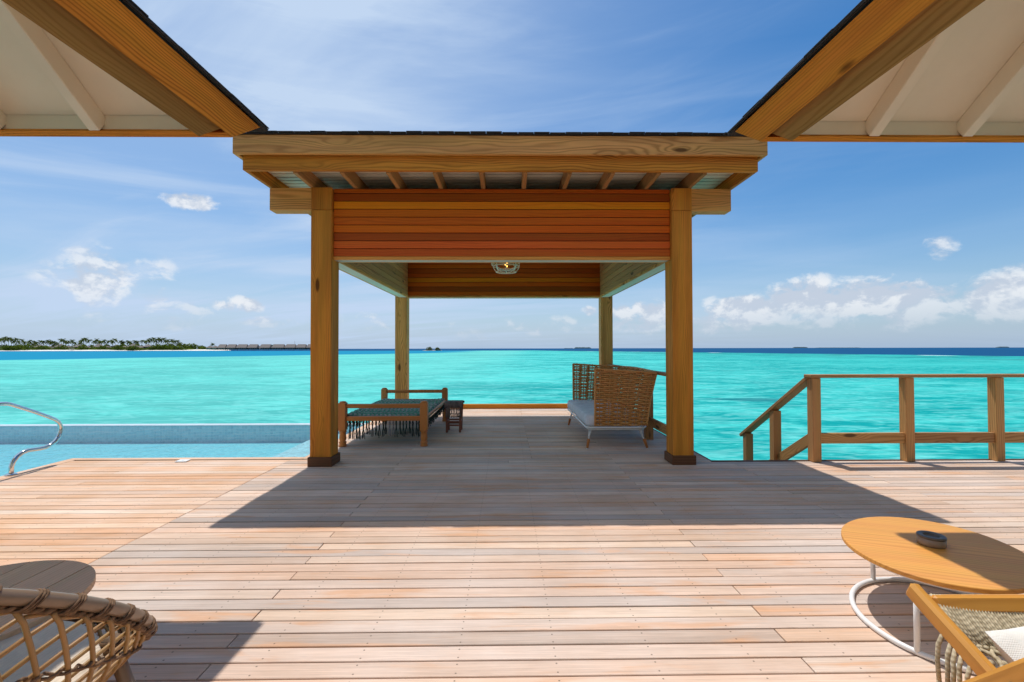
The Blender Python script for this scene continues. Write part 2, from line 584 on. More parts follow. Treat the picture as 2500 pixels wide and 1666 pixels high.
# --- decking
m, N = new_mat('weathered hardwood decking')
g = N.n('ShaderNodeAttribute', attribute_name='grain').outputs['Vector']
oi = N.n('ShaderNodeObjectInfo')
rnd = oi.outputs['Random']
oc = N.n('ShaderNodeTexCoord').outputs['Object']
gg = N.v('ADD', g, N.comb(N.m('MULTIPLY', rnd, 91.0), N.m('MULTIPLY', rnd, 17.0), 0.0))
fib = N.noise(N.v('MULTIPLY', gg, (3.0, 160.0, 40.0)), 1.0, 3.0, 0.65)
streak = N.noise(N.v('MULTIPLY', gg, (1.1, 30.0, 6.0)), 1.0, 3.0, 0.6)
blot = N.noise(N.v('MULTIPLY', gg, (1.3, 9.0, 3.0)), 1.0, 4.0, 0.55, 0.4)
base = oi.outputs['Color']
c = N.hsv(base, 0.5, 1.0, N.ss(streak, 0.25, 0.75, 0.91, 1.08))
c = N.mix(N.m('MULTIPLY', N.ss(blot, 0.55, 0.68), 0.62), c, (0.70, 0.385, 0.215), 'MIX')      # unbleached orange wood
c = N.mix(N.m('MULTIPLY', N.ss(blot, 0.44, 0.26), 0.22), c, (0.58, 0.51, 0.47), 'MIX')         # silvered patches
c = N.hsv(c, 0.5, 1.0, N.ss(fib, 0.2, 0.8, 0.84, 1.12))
wp = N.n('ShaderNodeNewGeometry').outputs['Position']
dirt = N.noise(wp, 1.1, 5.0, 0.6)
c = N.hsv(c, 0.5, N.ss(dirt, 0.3, 0.7, 0.86, 1.12), N.ss(dirt, 0.25, 0.75, 1.06, 0.92))
# nail heads: two per joist
px, py, pz = N.sep(wp)
ox, oy, oz = N.sep(oc)
fx = N.m('SUBTRACT', N.m('FRACT', N.m('MULTIPLY', px, 1 / 0.41)), 0.5)
jit = N.m('MULTIPLY', N.m('SUBTRACT', N.noise(N.comb(px, rnd, 0.0), 7.0, 0.0), 0.5), 0.02)
ddx = N.m('MULTIPLY', fx, 0.41)
ddy = N.m('SUBTRACT', N.m('ABSOLUTE', N.m('ADD', oy, jit)), 0.026)
nail = N.ss(N.m('SQRT', N.m('ADD', N.m('MULTIPLY', ddx, ddx), N.m('MULTIPLY', ddy, ddy))), 0.0050, 0.0028)
c = N.mix(N.m('MULTIPLY', nail, 0.75), c, (0.12, 0.085, 0.065))
# dark checks in the grain
chk = N.ss(N.noise(N.v('MULTIPLY', gg, (7.0, 210.0, 40.0)), 1.0, 1.0), 0.70, 0.78)
c = N.mix(N.m('MULTIPLY', chk, 0.35), c, (0.20, 0.14, 0.11))
N.out(c, N.m('ADD', 0.62, N.m('MULTIPLY', fib, 0.2)), N.bump(N.m('SUBTRACT', fib, N.m('MULTIPLY', chk, 0.6)), 0.35, 0.002), **{'Specular IOR Level': 0.14})
M['deck'] = m

# --- sea
m, N = new_mat('turquoise lagoon water')
pos = N.n('ShaderNodeNewGeometry').outputs['Position']
x, y, z = N.sep(pos)
wv = N.v('MULTIPLY', pos, (0.55, 1.0, 1.0))
n_l = N.noise(wv, 0.028, 5.0, 0.60, 0.6)
n_m = N.noise(wv, 0.16, 5.0, 0.62, 0.8)
n_s = N.noise(wv, 0.75, 6.0, 0.68, 0.6)
n_t = N.noise(wv, 3.2, 5.0, 0.65, 0.4)
t = N.m('ADD', N.m('MULTIPLY', n_l, 0.85), N.m('ADD', N.m('MULTIPLY', n_m, 0.80), N.m('MULTIPLY', n_s, 0.75)))
t = N.m('ADD', t, N.m('MULTIPLY', n_t, 0.5))
t = N.ss(t, 1.28, 1.62)
shal = N.mix(t, (0.000, 0.315, 0.300), (0.075, 0.600, 0.530))
shal = N.mix(N.ss(N.m('SUBTRACT', x, N.m('MULTIPLY', y, 0.05)), 4.0, -16.0, 0.0, 0.34), shal, (0.24, 0.67, 0.555))
shal = N.mix(N.ss(N.m('ADD', n_t, N.m('MULTIPLY', N.m('SUBTRACT', n_s, 0.5), 1.0)), 0.60, 0.80, 0.0, 0.45), shal, (0.20, 0.66, 0.63))
rv = N.v('MULTIPLY', pos, (0.30, 1.0, 1.0))
rdg = N.m('SUBTRACT', 1.0, N.m('ABSOLUTE', N.m('SUBTRACT', N.m('MULTIPLY', N.noise(rv, 0.9, 3.0, 0.6, 0.7), 2.0), 1.0)))
shal = N.mix(N.ss(rdg, 0.88, 0.99, 0.0, 0.42), shal, (0.22, 0.66, 0.60))
rd2 = N.noise(N.v('ADD', rv, (31.0, 17.0, 0.0)), 1.7, 4.0, 0.65, 0.5)
shal = N.mix(N.ss(rd2, 0.58, 0.74, 0.0, 0.60), shal, (0.000, 0.26, 0.26))
# greener towards the open reef on the right
shal = N.mix(N.ss(N.m('SUBTRACT', x, N.m('MULTIPLY', y, 0.25)), -10.0, 70.0, 0.0, 0.45), shal, (0.002, 0.40, 0.36))
warp = N.m('MULTIPLY', N.m('SUBTRACT', N.noise(pos, 0.02, 4.0, 0.6), 0.5), 60.0)
warp2 = N.m('MULTIPLY', N.m('SUBTRACT', N.noise(pos, 0.11, 3.0, 0.6), 0.5), 14.0)
ww = N.m('ADD', warp, warp2)
# blue channel in front of the island
fch = N.m('ADD', N.m('SUBTRACT', y, N.m('ADD', 121.0 + 1.9 * 134.0, N.m('MULTIPLY', x, 1.9))), ww)
chan = N.ss(fch, -10.0, 22.0)
chan = N.m('MULTIPLY', chan, N.ss(x, -20.0, -60.0))
shal = N.mix(chan, shal, N.mix(n_s, (0.000, 0.215, 0.375), (0.005, 0.275, 0.43)))
# outer reef, then deep ocean
fdp = N.m('ADD', N.m('SUBTRACT', y, N.m('SUBTRACT', 150.0 + 171.0 * 3.5, N.m('MULTIPLY', x, 3.5))), N.m('MULTIPLY', ww, 1.6))
fdp = N.m('MAXIMUM', fdp, N.m('MULTIPLY', N.m('SUBTRACT', y, 620.0), 1.0))
reef = N.m('MULTIPLY', N.ss(fdp, -430.0, -130.0), N.ss(N.noise(N.v('MULTIPLY', pos, (0.6, 1.0, 1.0)), 0.09, 6.0, 0.75, 0.6), 0.44, 0.62))
reef = N.m('MULTIPLY', reef, N.ss(x, 35.0, 80.0))
shal = N.mix(N.m('MULTIPLY', reef, 0.85), shal, (0.022, 0.150, 0.160))
coral = N.m('MULTIPLY', N.ss(N.noise(N.v('MULTIPLY', pos, (0.7, 1.0, 1.0)), 0.06, 4.0, 0.6), 0.70, 0.76), N.ss(x, 2.0, 14.0))
shal = N.mix(N.m('MULTIPLY', coral, 0.55), shal, (0.012, 0.13, 0.15))
ex = N.m('DIVIDE', N.m('SUBTRACT', x, 13.8), 2.4)
ey = N.m('DIVIDE', N.m('SUBTRACT', y, 25.4), 1.5)
head = N.m('ADD', N.m('SQRT', N.m('ADD', N.m('MULTIPLY', ex, ex), N.m('MULTIPLY', ey, ey))), N.m('MULTIPLY', N.m('SUBTRACT', n_s, 0.5), 1.6))
shal = N.mix(N.ss(head, 1.15, 0.45, 0.0, 0.75), shal, (0.004, 0.150, 0.175))
deep = N.ss(fdp, -40.0, 40.0)
shal = N.mix(deep, shal, N.mix(n_s, (0.002, 0.062, 0.165), (0.006, 0.092, 0.215)))
# breakers on the reef
foam = N.m('MULTIPLY', N.ss(N.m('ABSOLUTE', N.m('ADD', fdp, 28.0)), 16.0, 3.0), N.ss(N.noise(N.v('MULTIPLY', pos, (0.5, 1, 1)), 0.045, 2.0), 0.585, 0.62))
foam = N.m('MULTIPLY', foam, N.ss(x, 40.0, 90.0))
shal = N.mix(foam, shal, (0.85, 0.88, 0.88))
hgt = N.m('ADD', N.m('MULTIPLY', n_s, 0.6), N.m('MULTIPLY', n_t, 0.25))
df = N.n('ShaderNodeBsdfDiffuse')
N.put(df.inputs['Color'], shal)
bn = N.bump(hgt, 0.55, 0.35)
N.put(df.inputs['Normal'], N.bump(hgt, 0.45, 0.5))
gl = N.n('ShaderNodeBsdfGlossy')
gl.inputs['Roughness'].default_value = 0.22
N.put(gl.inputs['Normal'], bn)
fr = N.n('ShaderNodeFresnel')
fr.inputs['IOR'].default_value = 1.33
N.put(fr.inputs['Normal'], bn)
ms = N.n('ShaderNodeMixShader')
N.put(ms.inputs[0], N.m('MINIMUM', N.m('MULTIPLY', fr.outputs[0], 0.25), 0.06))
N.t.links.new(df.outputs[0], ms.inputs[1])
N.t.links.new(gl.outputs[0], ms.inputs[2])
o = N.n('ShaderNodeOutputMaterial')
N.t.links.new(ms.outputs[0], o.inputs[0])
M['sea'] = m

# --- pool
m, N = new_mat('pool mosaic')
pos = N.n('ShaderNodeNewGeometry').outputs['Position']
x, y, z = N.sep(pos)
bx = N.m('FRACT', N.m('MULTIPLY', x, 20.0))
by = N.m('FRACT', N.m('MULTIPLY', N.m('ADD', y, z), 20.0))
cell = N.n('ShaderNodeTexWhiteNoise', noise_dimensions='2D')
N.put(cell.inputs['Vector'], N.comb(N.m('FLOOR', N.m('MULTIPLY', x, 20.0)), N.m('FLOOR', N.m('MULTIPLY', N.m('ADD', y, z), 20.0)), 0.0))
edge = N.m('MINIMUM', N.m('MINIMUM', bx, N.m('SUBTRACT', 1.0, bx)), N.m('MINIMUM', by, N.m('SUBTRACT', 1.0, by)))
c = N.mix(cell.outputs['Value'], (0.10, 0.52, 0.61), (0.23, 0.68, 0.74))
c = N.mix(N.ss(edge, 0.10, 0.02), c, (0.28, 0.68, 0.74))
N.out(c, 0.4, None)
M['mosaic'] = m
M['mosaic_pale'] = plain('pale pool ledge mosaic', (0.42, 0.66, 0.72), 0.4, 0, 0.28, 26.0)

m, N = new_mat('pool water surface')
pos = N.n('ShaderNodeNewGeometry').outputs['Position']
hn = N.m('ADD', N.noise(pos, 5.0, 4.0, 0.6, 0.5), N.m('MULTIPLY', N.noise(pos, 16.0, 3.0, 0.6), 0.35))
bn = N.bump(hn, 0.35, 0.05)
tr = N.n('ShaderNodeBsdfTransparent')
tr.inputs[0].default_value = (0.84, 0.965, 0.985, 1)
gl = N.n('ShaderNodeBsdfGlossy')
gl.inputs['Roughness'].default_value = 0.04
N.put(gl.inputs['Normal'], bn)
fr = N.n('ShaderNodeFresnel')
fr.inputs['IOR'].default_value = 1.33
N.put(fr.inputs['Normal'], bn)
ms = N.n('ShaderNodeMixShader')
N.put(ms.inputs[0], N.m('MULTIPLY', fr.outputs[0], 0.75))
N.t.links.new(tr.outputs[0], ms.inputs[1])
N.t.links.new(gl.outputs[0], ms.inputs[2])
o = N.n('ShaderNodeOutputMaterial')
N.t.links.new(ms.outputs[0], o.inputs[0])
M['pool_water'] = m

# --- glass and bulb of the lamp
m, N = new_mat('clear lamp glass')
tr = N.n('ShaderNodeBsdfTransparent')
tr.inputs[0].default_value = (1.0, 0.90, 0.72, 1)
gl = N.n('ShaderNodeBsdfGlossy')
gl.inputs['Roughness'].default_value = 0.03
lw = N.n('ShaderNodeLayerWeight')
lw.inputs[0].default_value = 0.2
ms = N.n('ShaderNodeMixShader')
N.put(ms.inputs[0], N.m('MULTIPLY', lw.outputs['Fresnel'], 0.35))
N.t.links.new(tr.outputs[0], ms.inputs[1])
N.t.links.new(gl.outputs[0], ms.inputs[2])
o = N.n('ShaderNodeOutputMaterial')
N.t.links.new(ms.outputs[0], o.inputs[0])
M['glass'] = m
m, N = new_mat('glowing filament')
e = N.n('ShaderNodeEmission')
e.inputs[0].default_value = (1.0, 0.56, 0.16, 1)
e.inputs[1].default_value = 5.0
o = N.n('ShaderNodeOutputMaterial')
N.t.links.new(e.outputs[0], o.inputs[0])
M['filament'] = m

# --- island
M['sand'] = plain('white coral sand', (0.80, 0.76, 0.66), 0.9, 0, 0.06, 0.2)
M['thatch'] = plain('grey brown thatch', (0.235, 0.195, 0.165), 0.95, 0, 0.25, 1.2)
M['hut_wall'] = plain('grey hut boarding', (0.20, 0.185, 0.16), 0.8, 0, 0.2, 0.8)
M['villa_wall'] = plain('green grey villa boarding', (0.085, 0.17, 0.14), 0.8, 0, 0.2, 0.8)
M['hut_glass'] = plain('dark blue glazing', (0.012, 0.040, 0.055), 0.15)
M['trunk'] = plain('grey palm trunk', (0.17, 0.14, 0.11), 0.9, 0, 0.2, 2.0)
M['rock'] = plain('grey coral rock', (0.30, 0.28, 0.24), 0.9, 0, 0.3, 0.8)
M['hull'] = plain('dark boat hull', (0.020, 0.050, 0.065), 0.4)
M['far_green'] = plain('far island trees', (0.075, 0.12, 0.125), 0.95, 0, 0.2, 0.05)


def foliage(name, a, b, scale):
    m, N = new_mat(name)
    g = N.n('ShaderNodeNewGeometry')
    rnd = g.outputs['Random Per Island']
    oi = N.n('ShaderNodeObjectInfo').outputs['Random']
    nz = N.noise(g.outputs['Position'], scale, 3.0)
    f = N.m('ADD', N.m('MULTIPLY', rnd, 0.5), N.m('ADD', N.m('MULTIPLY', oi, 0.2), N.m('MULTIPLY', N.m('SUBTRACT', nz, 0.4), 1.2)), clamp=True)
    col = N.mix(f, a, b)
    df = N.n('ShaderNodeBsdfDiffuse')
    N.put(df.inputs['Color'], col)
    tl = N.n('ShaderNodeBsdfTranslucent')
    N.put(tl.inputs['Color'], N.mix(0.35, col, (0.30, 0.36, 0.03)))
    ms = N.n('ShaderNodeMixShader')
    ms.inputs[0].default_value = 0.45
    N.t.links.new(df.outputs[0], ms.inputs[1])
    N.t.links.new(tl.outputs[0], ms.inputs[2])
    o = N.n('ShaderNodeOutputMaterial')
    N.t.links.new(ms.outputs[0], o.inputs[0])
    return m


M['frond'] = foliage('palm fronds', (0.045, 0.085, 0.030), (0.13, 0.15, 0.045), 0.10)
M['scrub'] = foliage('shore scrub', (0.050, 0.110, 0.022), (0.150, 0.190, 0.030), 0.07)
M['islet_scrub'] = foliage('islet scrub', (0.055, 0.070, 0.022), (0.125, 0.120, 0.040), 0.2)

# ================================================================== SETTING
# ---- sea: fine near the deck, reaching past the horizon
SEA_Z = -1.6
b = MB()
S = 26000
b.add([(-S, -S, SEA_Z), (S, -S, SEA_Z), (S, S, SEA_Z), (-S, S, SEA_Z)], [(0, 1, 2, 3)])
b.build('sea', M['sea'], kind='structure')

# ---- pool basin and water (deck wraps round it)
PX0, PX1, PY0, PY1, PZ = -13.0, -2.46, -3.0, 8.17, -0.06
b = MB()
fl = -0.36
b.add([(PX0, PY0, fl), (PX1, PY0, fl), (PX1, PY1, fl), (PX0, PY1, fl)], [(0, 1, 2, 3)])                 # floor
b.add([(PX0, PY1, fl), (PX1, PY1, fl), (PX1, PY1, PZ), (PX0, PY1, PZ)], [(0, 1, 2, 3)])                 # far wall
b.add([(PX1, PY0, fl), (PX1, PY0, -0.05), (PX1, PY1, -0.05), (PX1, PY1, fl)], [(0, 1, 2, 3)])           # right wall
b.add([(PX0, PY0, fl), (PX0, PY1, fl), (PX0, PY1, PZ), (PX0, PY0, PZ)], [(0, 1, 2, 3)])
pool = b.build('pool_basin', M['mosaic'], kind='structure')
b = MB()
b.box(-3.28, PX1 - 0.002, 5.45, PY1 - 0.002, fl + 0.002, -0.21, 0.01)
b.build('ledge', M['mosaic_pale'], pool)
b = MB()
b.box(PX0, PX1, PY1 + 0.003, PY1 + 0.16, -1.2, PZ + 0.012, 0.01)
b.build('overflow_rim', M['tile_rim'], pool)
b = MB()
b.add([(PX0, PY0, PZ), (PX1, PY0, PZ), (PX1, PY1 - 0.002, PZ), (PX0, PY1 - 0.002, PZ)], [(0, 1, 2, 3)])
b.build('pool_water', M['pool_water'], kind='structure')

# ---- deck: substructure with every plank on it as its own piece
DX0, DX1 = -5.06, 7.4          # main deck planks
DYF = 5.245                    # far edge of the main deck
PAVX0, PAVX1, PAVY1 = -2.33, 2.35, 9.96
b = MB()
b.box(DX0 - 0.02, DX1, -2.4, DYF - 0.04, -0.16, -0.034, 0.01, 0)
b.box(DX0 - 0.02, PAVX0 - 0.02, DYF - 0.04, 5.43, -0.16, -0.034, 0.01, 0)
b.box(PAVX0 + 0.005, PAVX1 - 0.03, DYF - 0.038, PAVY1 - 0.03, -0.17, -0.036, 0.01, 1)
for xx in (-4.6, -2.0, 0.6, 3.2, 6.0):
    for yy in (0.6, 4.6):
        b.tube([(xx, yy, -0.15), (xx, yy, -2.6)], 0.13, 10)
for xx in (-1.9, 1.9):
    for yy in (7.2, 9.5):
        b.tube([(xx, yy, -0.15), (xx, yy, -2.6)], 0.13, 10)
deck = b.build('deck', M['dark_gap'], kind='structure')

PITCH = 0.0965
PW = 0.0885
plank_cache = {}


def plank_mesh(L, w=PW):
    k = (round(L, 3), round(w, 3))
    if k not in plank_cache:
        q = MB()
        q.bar((-L / 2, 0, -0.013), (L / 2, 0, -0.013), w, 0.026, (0, 0, 1), 0.0022)
        plank_cache[k] = q.mesh('plank', M['deck'])
    return plank_cache[k]


PAL = [(0.72, 0.575, 0.485), (0.74, 0.57, 0.465), (0.69, 0.545, 0.465), (0.77, 0.61, 0.51), (0.66, 0.55, 0.49), (0.75, 0.545, 0.43),
       (0.63, 0.52, 0.46), (0.78, 0.605, 0.485), (0.71, 0.53, 0.43)]
PAL_L = [(0.75, 0.535, 0.40), (0.77, 0.56, 0.425), (0.72, 0.49, 0.35), (0.80, 0.61, 0.48), (0.70, 0.53, 0.43), (0.77, 0.51, 0.355)]
prng = random.Random(21)


def add_plank(xa, xb, yc, left=False, back=False):
    if xb - xa < 0.06:
        return
    g_ = 0.0022
    o = link('plank', plank_mesh(xb - xa - 2 * g_), deck)
    o.location = ((xa + xb) / 2, yc, prng.uniform(-0.0016, 0.0016))
    o.rotation_euler = (prng.uniform(-0.006, 0.006), 0, prng.uniform(-0.0004, 0.0004))
    cc = prng.choice(PAL_L if left else PAL)
    k = prng.uniform(0.87, 1.07)
    w_ = prng.uniform(0.90, 1.0)
    o.color = (cc[0] * k * 0.955, cc[1] * k * 0.945 * w_, cc[2] * k * 0.92 * w_ ** 2, 1)


row = 0
yc = 1.68
while yc < PAVY1 - 0.03:
    even = row % 2 == 0
    if yc < DYF - 0.02:
        xr = DX1
        joints = [DX0, -4.115 if row % 4 == 1 else None, -2.535, -1.222 if even else None, 1.236 if even else 2.56, 3.69 if even else 5.0, 6.15 if even else None, xr]
    elif yc < 5.40:
        joints = [DX0, -4.115 if row % 4 == 1 else None, -2.535, -1.222 if even else None, 1.236 if even else 0.02, PAVX1]
    else:
        joints = [PAVX0, -1.222 if even else 0.3, 1.236 if even else None, PAVX1]
    joints = [j for j in joints if j is not None]
    for xa, xb in zip(joints[:-1], joints[1:]):
        add_plank(xa, xb, yc, left=(xb < -2.3))
    row += 1
    yc += PITCH
# planks behind the picture's lower edge, joined
q = MB()
yc = 1.68 - PITCH
while yc > -2.3:
    q.bar((DX0, yc, -0.013), (1.0, yc, -0.013), PW, 0.026, (0, 0, 1), 0.002)
    q.bar((1.004, yc, -0.013), (DX1, yc, -0.013), PW, 0.026, (0, 0, 1), 0.002)
    yc -= PITCH
o = q.build('plank_field', M['deck'], deck, kind='stuff')
o.color = (0.66, 0.48, 0.38, 1)
# edge boards along the pool and the rear beam
for (xa, xb, ya, yb) in ((-5.18, DX0 - 0.004, -2.3, 5.43), (-5.18, PAVX0 - 0.10, 5.434, 5.52), (PAVX0 - 0.096, PAVX0 - 0.004, 5.434, PAVY1)):
    q = MB()
    q.box(xa, xb, ya, yb, -0.052, 0.001, 0.004)
    o = q.build('edge_board', M['deck'], deck)
    o.color = (0.72, 0.48, 0.33, 1)
for (xa, xb, ya, yb) in ((PAVX1 + 0.002, DX1, DYF + 0.002, DYF + 0.035), (PAVX1 + 0.002, PAVX1 + 0.035, DYF + 0.037, PAVY1), (PAVX0, PAVX1, PAVY1 + 0.002, PAVY1 + 0.035)):
    q = MB()
    q.box(xa, xb, ya, yb, -0.20, -0.003, 0.004)
    q.build('fascia_board', M['dark_hardwood'], deck)

# ================================================================== PAVILION
pav = thing('pavilion', 'open timber pavilion with flat roof and red cedar cladding over the water', 'pavilion', (-0.04, 7.1, 0))
OX, OY = -0.04, 7.1


def P(mb, name, mat, parent=pav, **kw):
    """world coordinates -> parent's local ones"""
    mb.v = [(a - OX, b_ - OY, c_) for a, b_, c_ in mb.v]
    return mb.build(name, mat, parent, **kw)


FRY, RRY = 5.065, 8.9
for (xa, xb) in ((-2.17, -1.94), (1.86, 2.09)):
    for ya in (FRY, RRY):
        q = MB()
        q.box(xa, xb, ya, ya + 0.23, 0.0, 2.846, 0.006)
        post = P(q, 'post', M['pine'] if ya == FRY else M['pine_grey'])
        q = MB()
        q.box(xa + 0.001, xb - 0.001, ya + 0.001, ya + 0.229, 2.849, 3.10, 0.004)
        P(q, 'post_head', M['pine'], post)
        post_l = post
        t_ = 0.018
        zz = 0.105 if ya == FRY else 0.09
        q = MB()
        q.box(xa - t_, xb + t_, ya - t_, ya - 0.001, 0.001, zz, 0.003)
        q.box(xa - t_, xb + t_, ya + 0.231, ya + 0.23 + t_, 0.001, zz, 0.003)
        q.box(xa - t_, xa - 0.001, ya, ya + 0.23, 0.001, zz, 0.003, 1)
        q.box(xb + 0.001, xb + t_, ya, ya + 0.23, 0.001, zz, 0.003, 1)
        P(q, 'base', M['dark_hardwood'], post)
# header beams sticking out past the posts
for (ya) in (FRY + 0.03, RRY + 0.03):
    for (xa, xb) in ((-2.645, -2.172), (2.092, 2.55)):
        q = MB()
        q.box(xa, xb, ya, ya + 0.15, 2.85, 3.103, 0.006)
        P(q, 'beam_end', M['pine_grey'])
# roof ring
RX0, RX1, RY0, RY1 = -2.746, 2.668, 4.57, 9.88
Z0, Z1, ZT = 3.105, 3.262, 3.455
for (xa, xb, ya, yb) in ((RX0, RX1, RY0, RY0 + 0.04), (RX0, RX1, RY1 - 0.04, RY1), (RX0, RX0 + 0.04, RY0 + 0.041, RY1 - 0.041), (RX1 - 0.04, RX1, RY0 + 0.041, RY1 - 0.041)):
    q = MB()
    q.box(xa, xb, ya, yb, Z1, ZT, 0.005)
    P(q, 'fascia', M['pine_grey'])
i_ = 0.065
for (xa, xb, ya, yb) in ((RX0 + i_, RX1 - i_, RY0 + i_, RY0 + i_ + 0.045), (RX0 + i_, RX1 - i_, RY1 - i_ - 0.045, RY1 - i_),
                         (RX0 + i_, RX0 + i_ + 0.045, RY0 + i_ + 0.046, RY1 - i_ - 0.046), (RX1 - i_ - 0.045, RX1 - i_, RY0 + i_ + 0.046, RY1 - i_ - 0.046)):
    q = MB()
    q.box(xa, xb, ya, yb, Z0 + 0.015, Z1 + 0.05, 0.005)
    P(q, 'sub_fascia', M['pine'])
for xr in (-2.17, -1.69, -1.215, -0.735, -0.257, 0.20, 0.66, 1.11, 1.59, 2.07):
    q = MB()
    q.box(xr - 0.023, xr + 0.023, RY0 + i_ + 0.047, RY1 - i_ - 0.047, Z0, Z0 + 0.15, 0.004)
    P(q, 'rafter', M['pine_rail'])
yy = RY0 + i_ + 0.05
while yy < RY1 - i_ - 0.14:
    q = MB()
    q.box(RX0 + i_ + 0.05, RX1 - i_ - 0.05, yy, yy + 0.083, Z0 + 0.152, Z0 + 0.158, 0.001)
    P(q, 'soffit_board', M['pale_timber'])
    yy += 0.104
# low roof with ragged shingle edges
q = MB()
e_ = 0.02
q.add([(RX0 - e_, RY0 - e_, ZT + 0.004), (RX1 + e_, RY0 - e_, ZT + 0.004), (RX1 + e_, RY1 + e_, ZT + 0.004), (RX0 - e_, RY1 + e_, ZT + 0.004),
       (RX0 - e_, RY0 - e_, ZT + 0.008), (RX1 + e_, RY0 - e_, ZT + 0.008), (RX1 + e_, RY1 + e_, ZT + 0.008), (RX0 - e_, RY1 + e_, ZT + 0.008),
       (-0.6, 7.2, ZT + 0.34), (0.5, 7.2, ZT + 0.34)],
      [(3, 2, 1, 0), (0, 1, 5, 4), (1, 2, 6, 5), (2, 3, 7, 6), (3, 0, 4, 7), (4, 5, 9, 8), (6, 7, 8, 9), (5, 6, 9), (7, 4, 8)])
roof = P(q, 'roof', M['shingle'])
q = MB()


def shingles(q, p0, p1, out, up=0.012, n=None, w=0.16):
    """a ragged course of shingle tabs along an eave, jutting by 'out' (vector)"""
    p0, p1, out = Vector(p0), Vector(p1), Vector(out)
    L = (p1 - p0).length
    n = n or int(L / w)
    d = (p1 - p0).normalized()
    for k in range(n):
        a = p0 + d * (L * k / n + 0.002)
        b_ = p0 + d * (L * (k + 1) / n - 0.002)
        j = prng.uniform(0.55, 1.25)
        zt = prng.uniform(-0.001, 0.004)
        c0 = (a + b_) / 2 + Vector((0, 0, zt)) - out * 0.8
        c1 = (a + b_) / 2 + Vector((0, 0, zt + prng.uniform(-0.004, 0.002))) + out * j
        q.bar(c0, c1, L / n - 0.004, 0.007, (0, 0, 1), 0.0015)


for zz in (0.0125, 0.0185):
    shingles(q, (RX0 - e_, RY0 - e_, ZT + zz), (RX1 + e_, RY0 - e_, ZT + zz), (0, -0.018, -0.001))
    shingles(q, (RX0 - e_, RY0 - e_, ZT + zz), (RX0 - e_, RY1 + e_, ZT + zz), (-0.018, 0, -0.001))
    shingles(q, (RX1 + e_, RY0 - e_, ZT + zz), (RX1 + e_, RY1 + e_, ZT + zz), (0.018, 0, -0.001))
P(q, 'shingle_course', M['shingle'], roof, kind='stuff')

# clad walls hung between the posts, every board its own piece
WZ0, WZ1 = 2.338, 3.10
BH = 0.0895


BOARD_TINT = [(0.72, 0.64, 1.6), (0.98, 0.84, 2.2), (0.56, 0.50, 1.0), (0.90, 0.84, 0.9), (0.78, 0.70, 0.9), (0.88, 0.86, 0.8), (1.0, 1.42, 0.8), (0.46, 0.44, 0.7), (0.62, 0.54, 0.7)]


def clad(axis, a0, a1, face, thick, both=True, trimmat=None):
    """axis 0: wall along x at y=face..face+thick; axis 1: along y at x=face..face+thick"""
    q = MB()
    if axis == 0:
        q.box(a0 + 0.002, a1 - 0.002, face + 0.017, face + thick - 0.017, WZ0, WZ1 - 0.01, 0.002, 0)
    else:
        q.box(face + 0.017, face + thick - 0.017, a0 + 0.002, a1 - 0.002, WZ0, WZ1 - 0.01, 0.002, 1)
    w_ = P(q, 'wall', M['dark_gap'])
    sides = ((face, face + 0.016), (face + thick - 0.016, face + thick))
    for (f0, f1) in sides:
        z_ = WZ0
        while z_ < WZ1 - 0.02:
            zt = min(z_ + BH - 0.007, WZ1)
            q = MB()
            jt = prng.uniform(-0.0012, 0.0012)
            if axis == 0:
                q.box(a0 + 0.003, a1 - 0.003, f0 + jt, f1 + jt, z_, zt, 0.004, 0)
            else:
                q.box(f0 + jt, f1 + jt, a0 + 0.003, a1 - 0.003, z_, zt, 0.003, 1)
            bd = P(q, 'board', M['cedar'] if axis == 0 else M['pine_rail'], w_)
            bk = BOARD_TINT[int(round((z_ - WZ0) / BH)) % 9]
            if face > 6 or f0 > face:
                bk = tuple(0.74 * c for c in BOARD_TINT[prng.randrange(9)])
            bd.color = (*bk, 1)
            z_ += BH
    q = MB()
    if axis == 0:
        q.box(a0 + 0.001, a1 - 0.001, face - 0.004, face + 0.022, WZ0 - 0.040, WZ0 - 0.002, 0.004, 0)
        q.box(a0 + 0.001, a1 - 0.001, face + thick - 0.022, face + thick + 0.004, WZ0 - 0.040, WZ0 - 0.002, 0.004, 0)
    else:
        q.box(face - 0.004, face + 0.022, a0 + 0.001, a1 - 0.001, WZ0 - 0.040, WZ0 - 0.002, 0.004, 1)
        q.box(face + thick - 0.022, face + thick + 0.004, a0 + 0.001, a1 - 0.001, WZ0 - 0.040, WZ0 - 0.002, 0.004, 1)
    P(q, 'trim', M['cedar_trim'] if (axis == 0 and face < 6) else M['pine_grey'], w_)
    q = MB()
    if axis == 0:
        q.box(a0 + 0.001, a1 - 0.001, face + 0.024, face + thick - 0.024, WZ0 - 0.0385, WZ0 - 0.006, 0.003, 0)
    else:
        q.box(face + 0.024, face + thick - 0.024, a0 + 0.001, a1 - 0.001, WZ0 - 0.0385, WZ0 - 0.006, 0.003, 1)
    P(q, 'underside_board', M['pale_timber'], w_)


clad(0, -1.94, 1.86, 5.115, 0.175)
clad(0, -1.94, 1.86, 8.93, 0.17)
clad(1, 5.297, 8.897, -2.11, 0.19)
clad(1, 5.297, 8.897, 1.84, 0.19)
q = MB()
q.box(-1.915, 1.835, 5.295, 8.925, 2.985, 3.005, 0.003, 0)
P(q, 'ceiling', M['pale_timber'])

# low kerb beam along the rear edge of the pavilion deck
q = MB()
q.box(-2.2, 2.2, -0.045, 0.045, 0.002, 0.10, 0.006, 0)
o = q.build('kerb_beam', M['pine'])
o.location = (0, 9.86, 0)
o['label'] = 'low golden timber beam along the seaward edge of the pavilion floor'
o['category'] = 'beam'

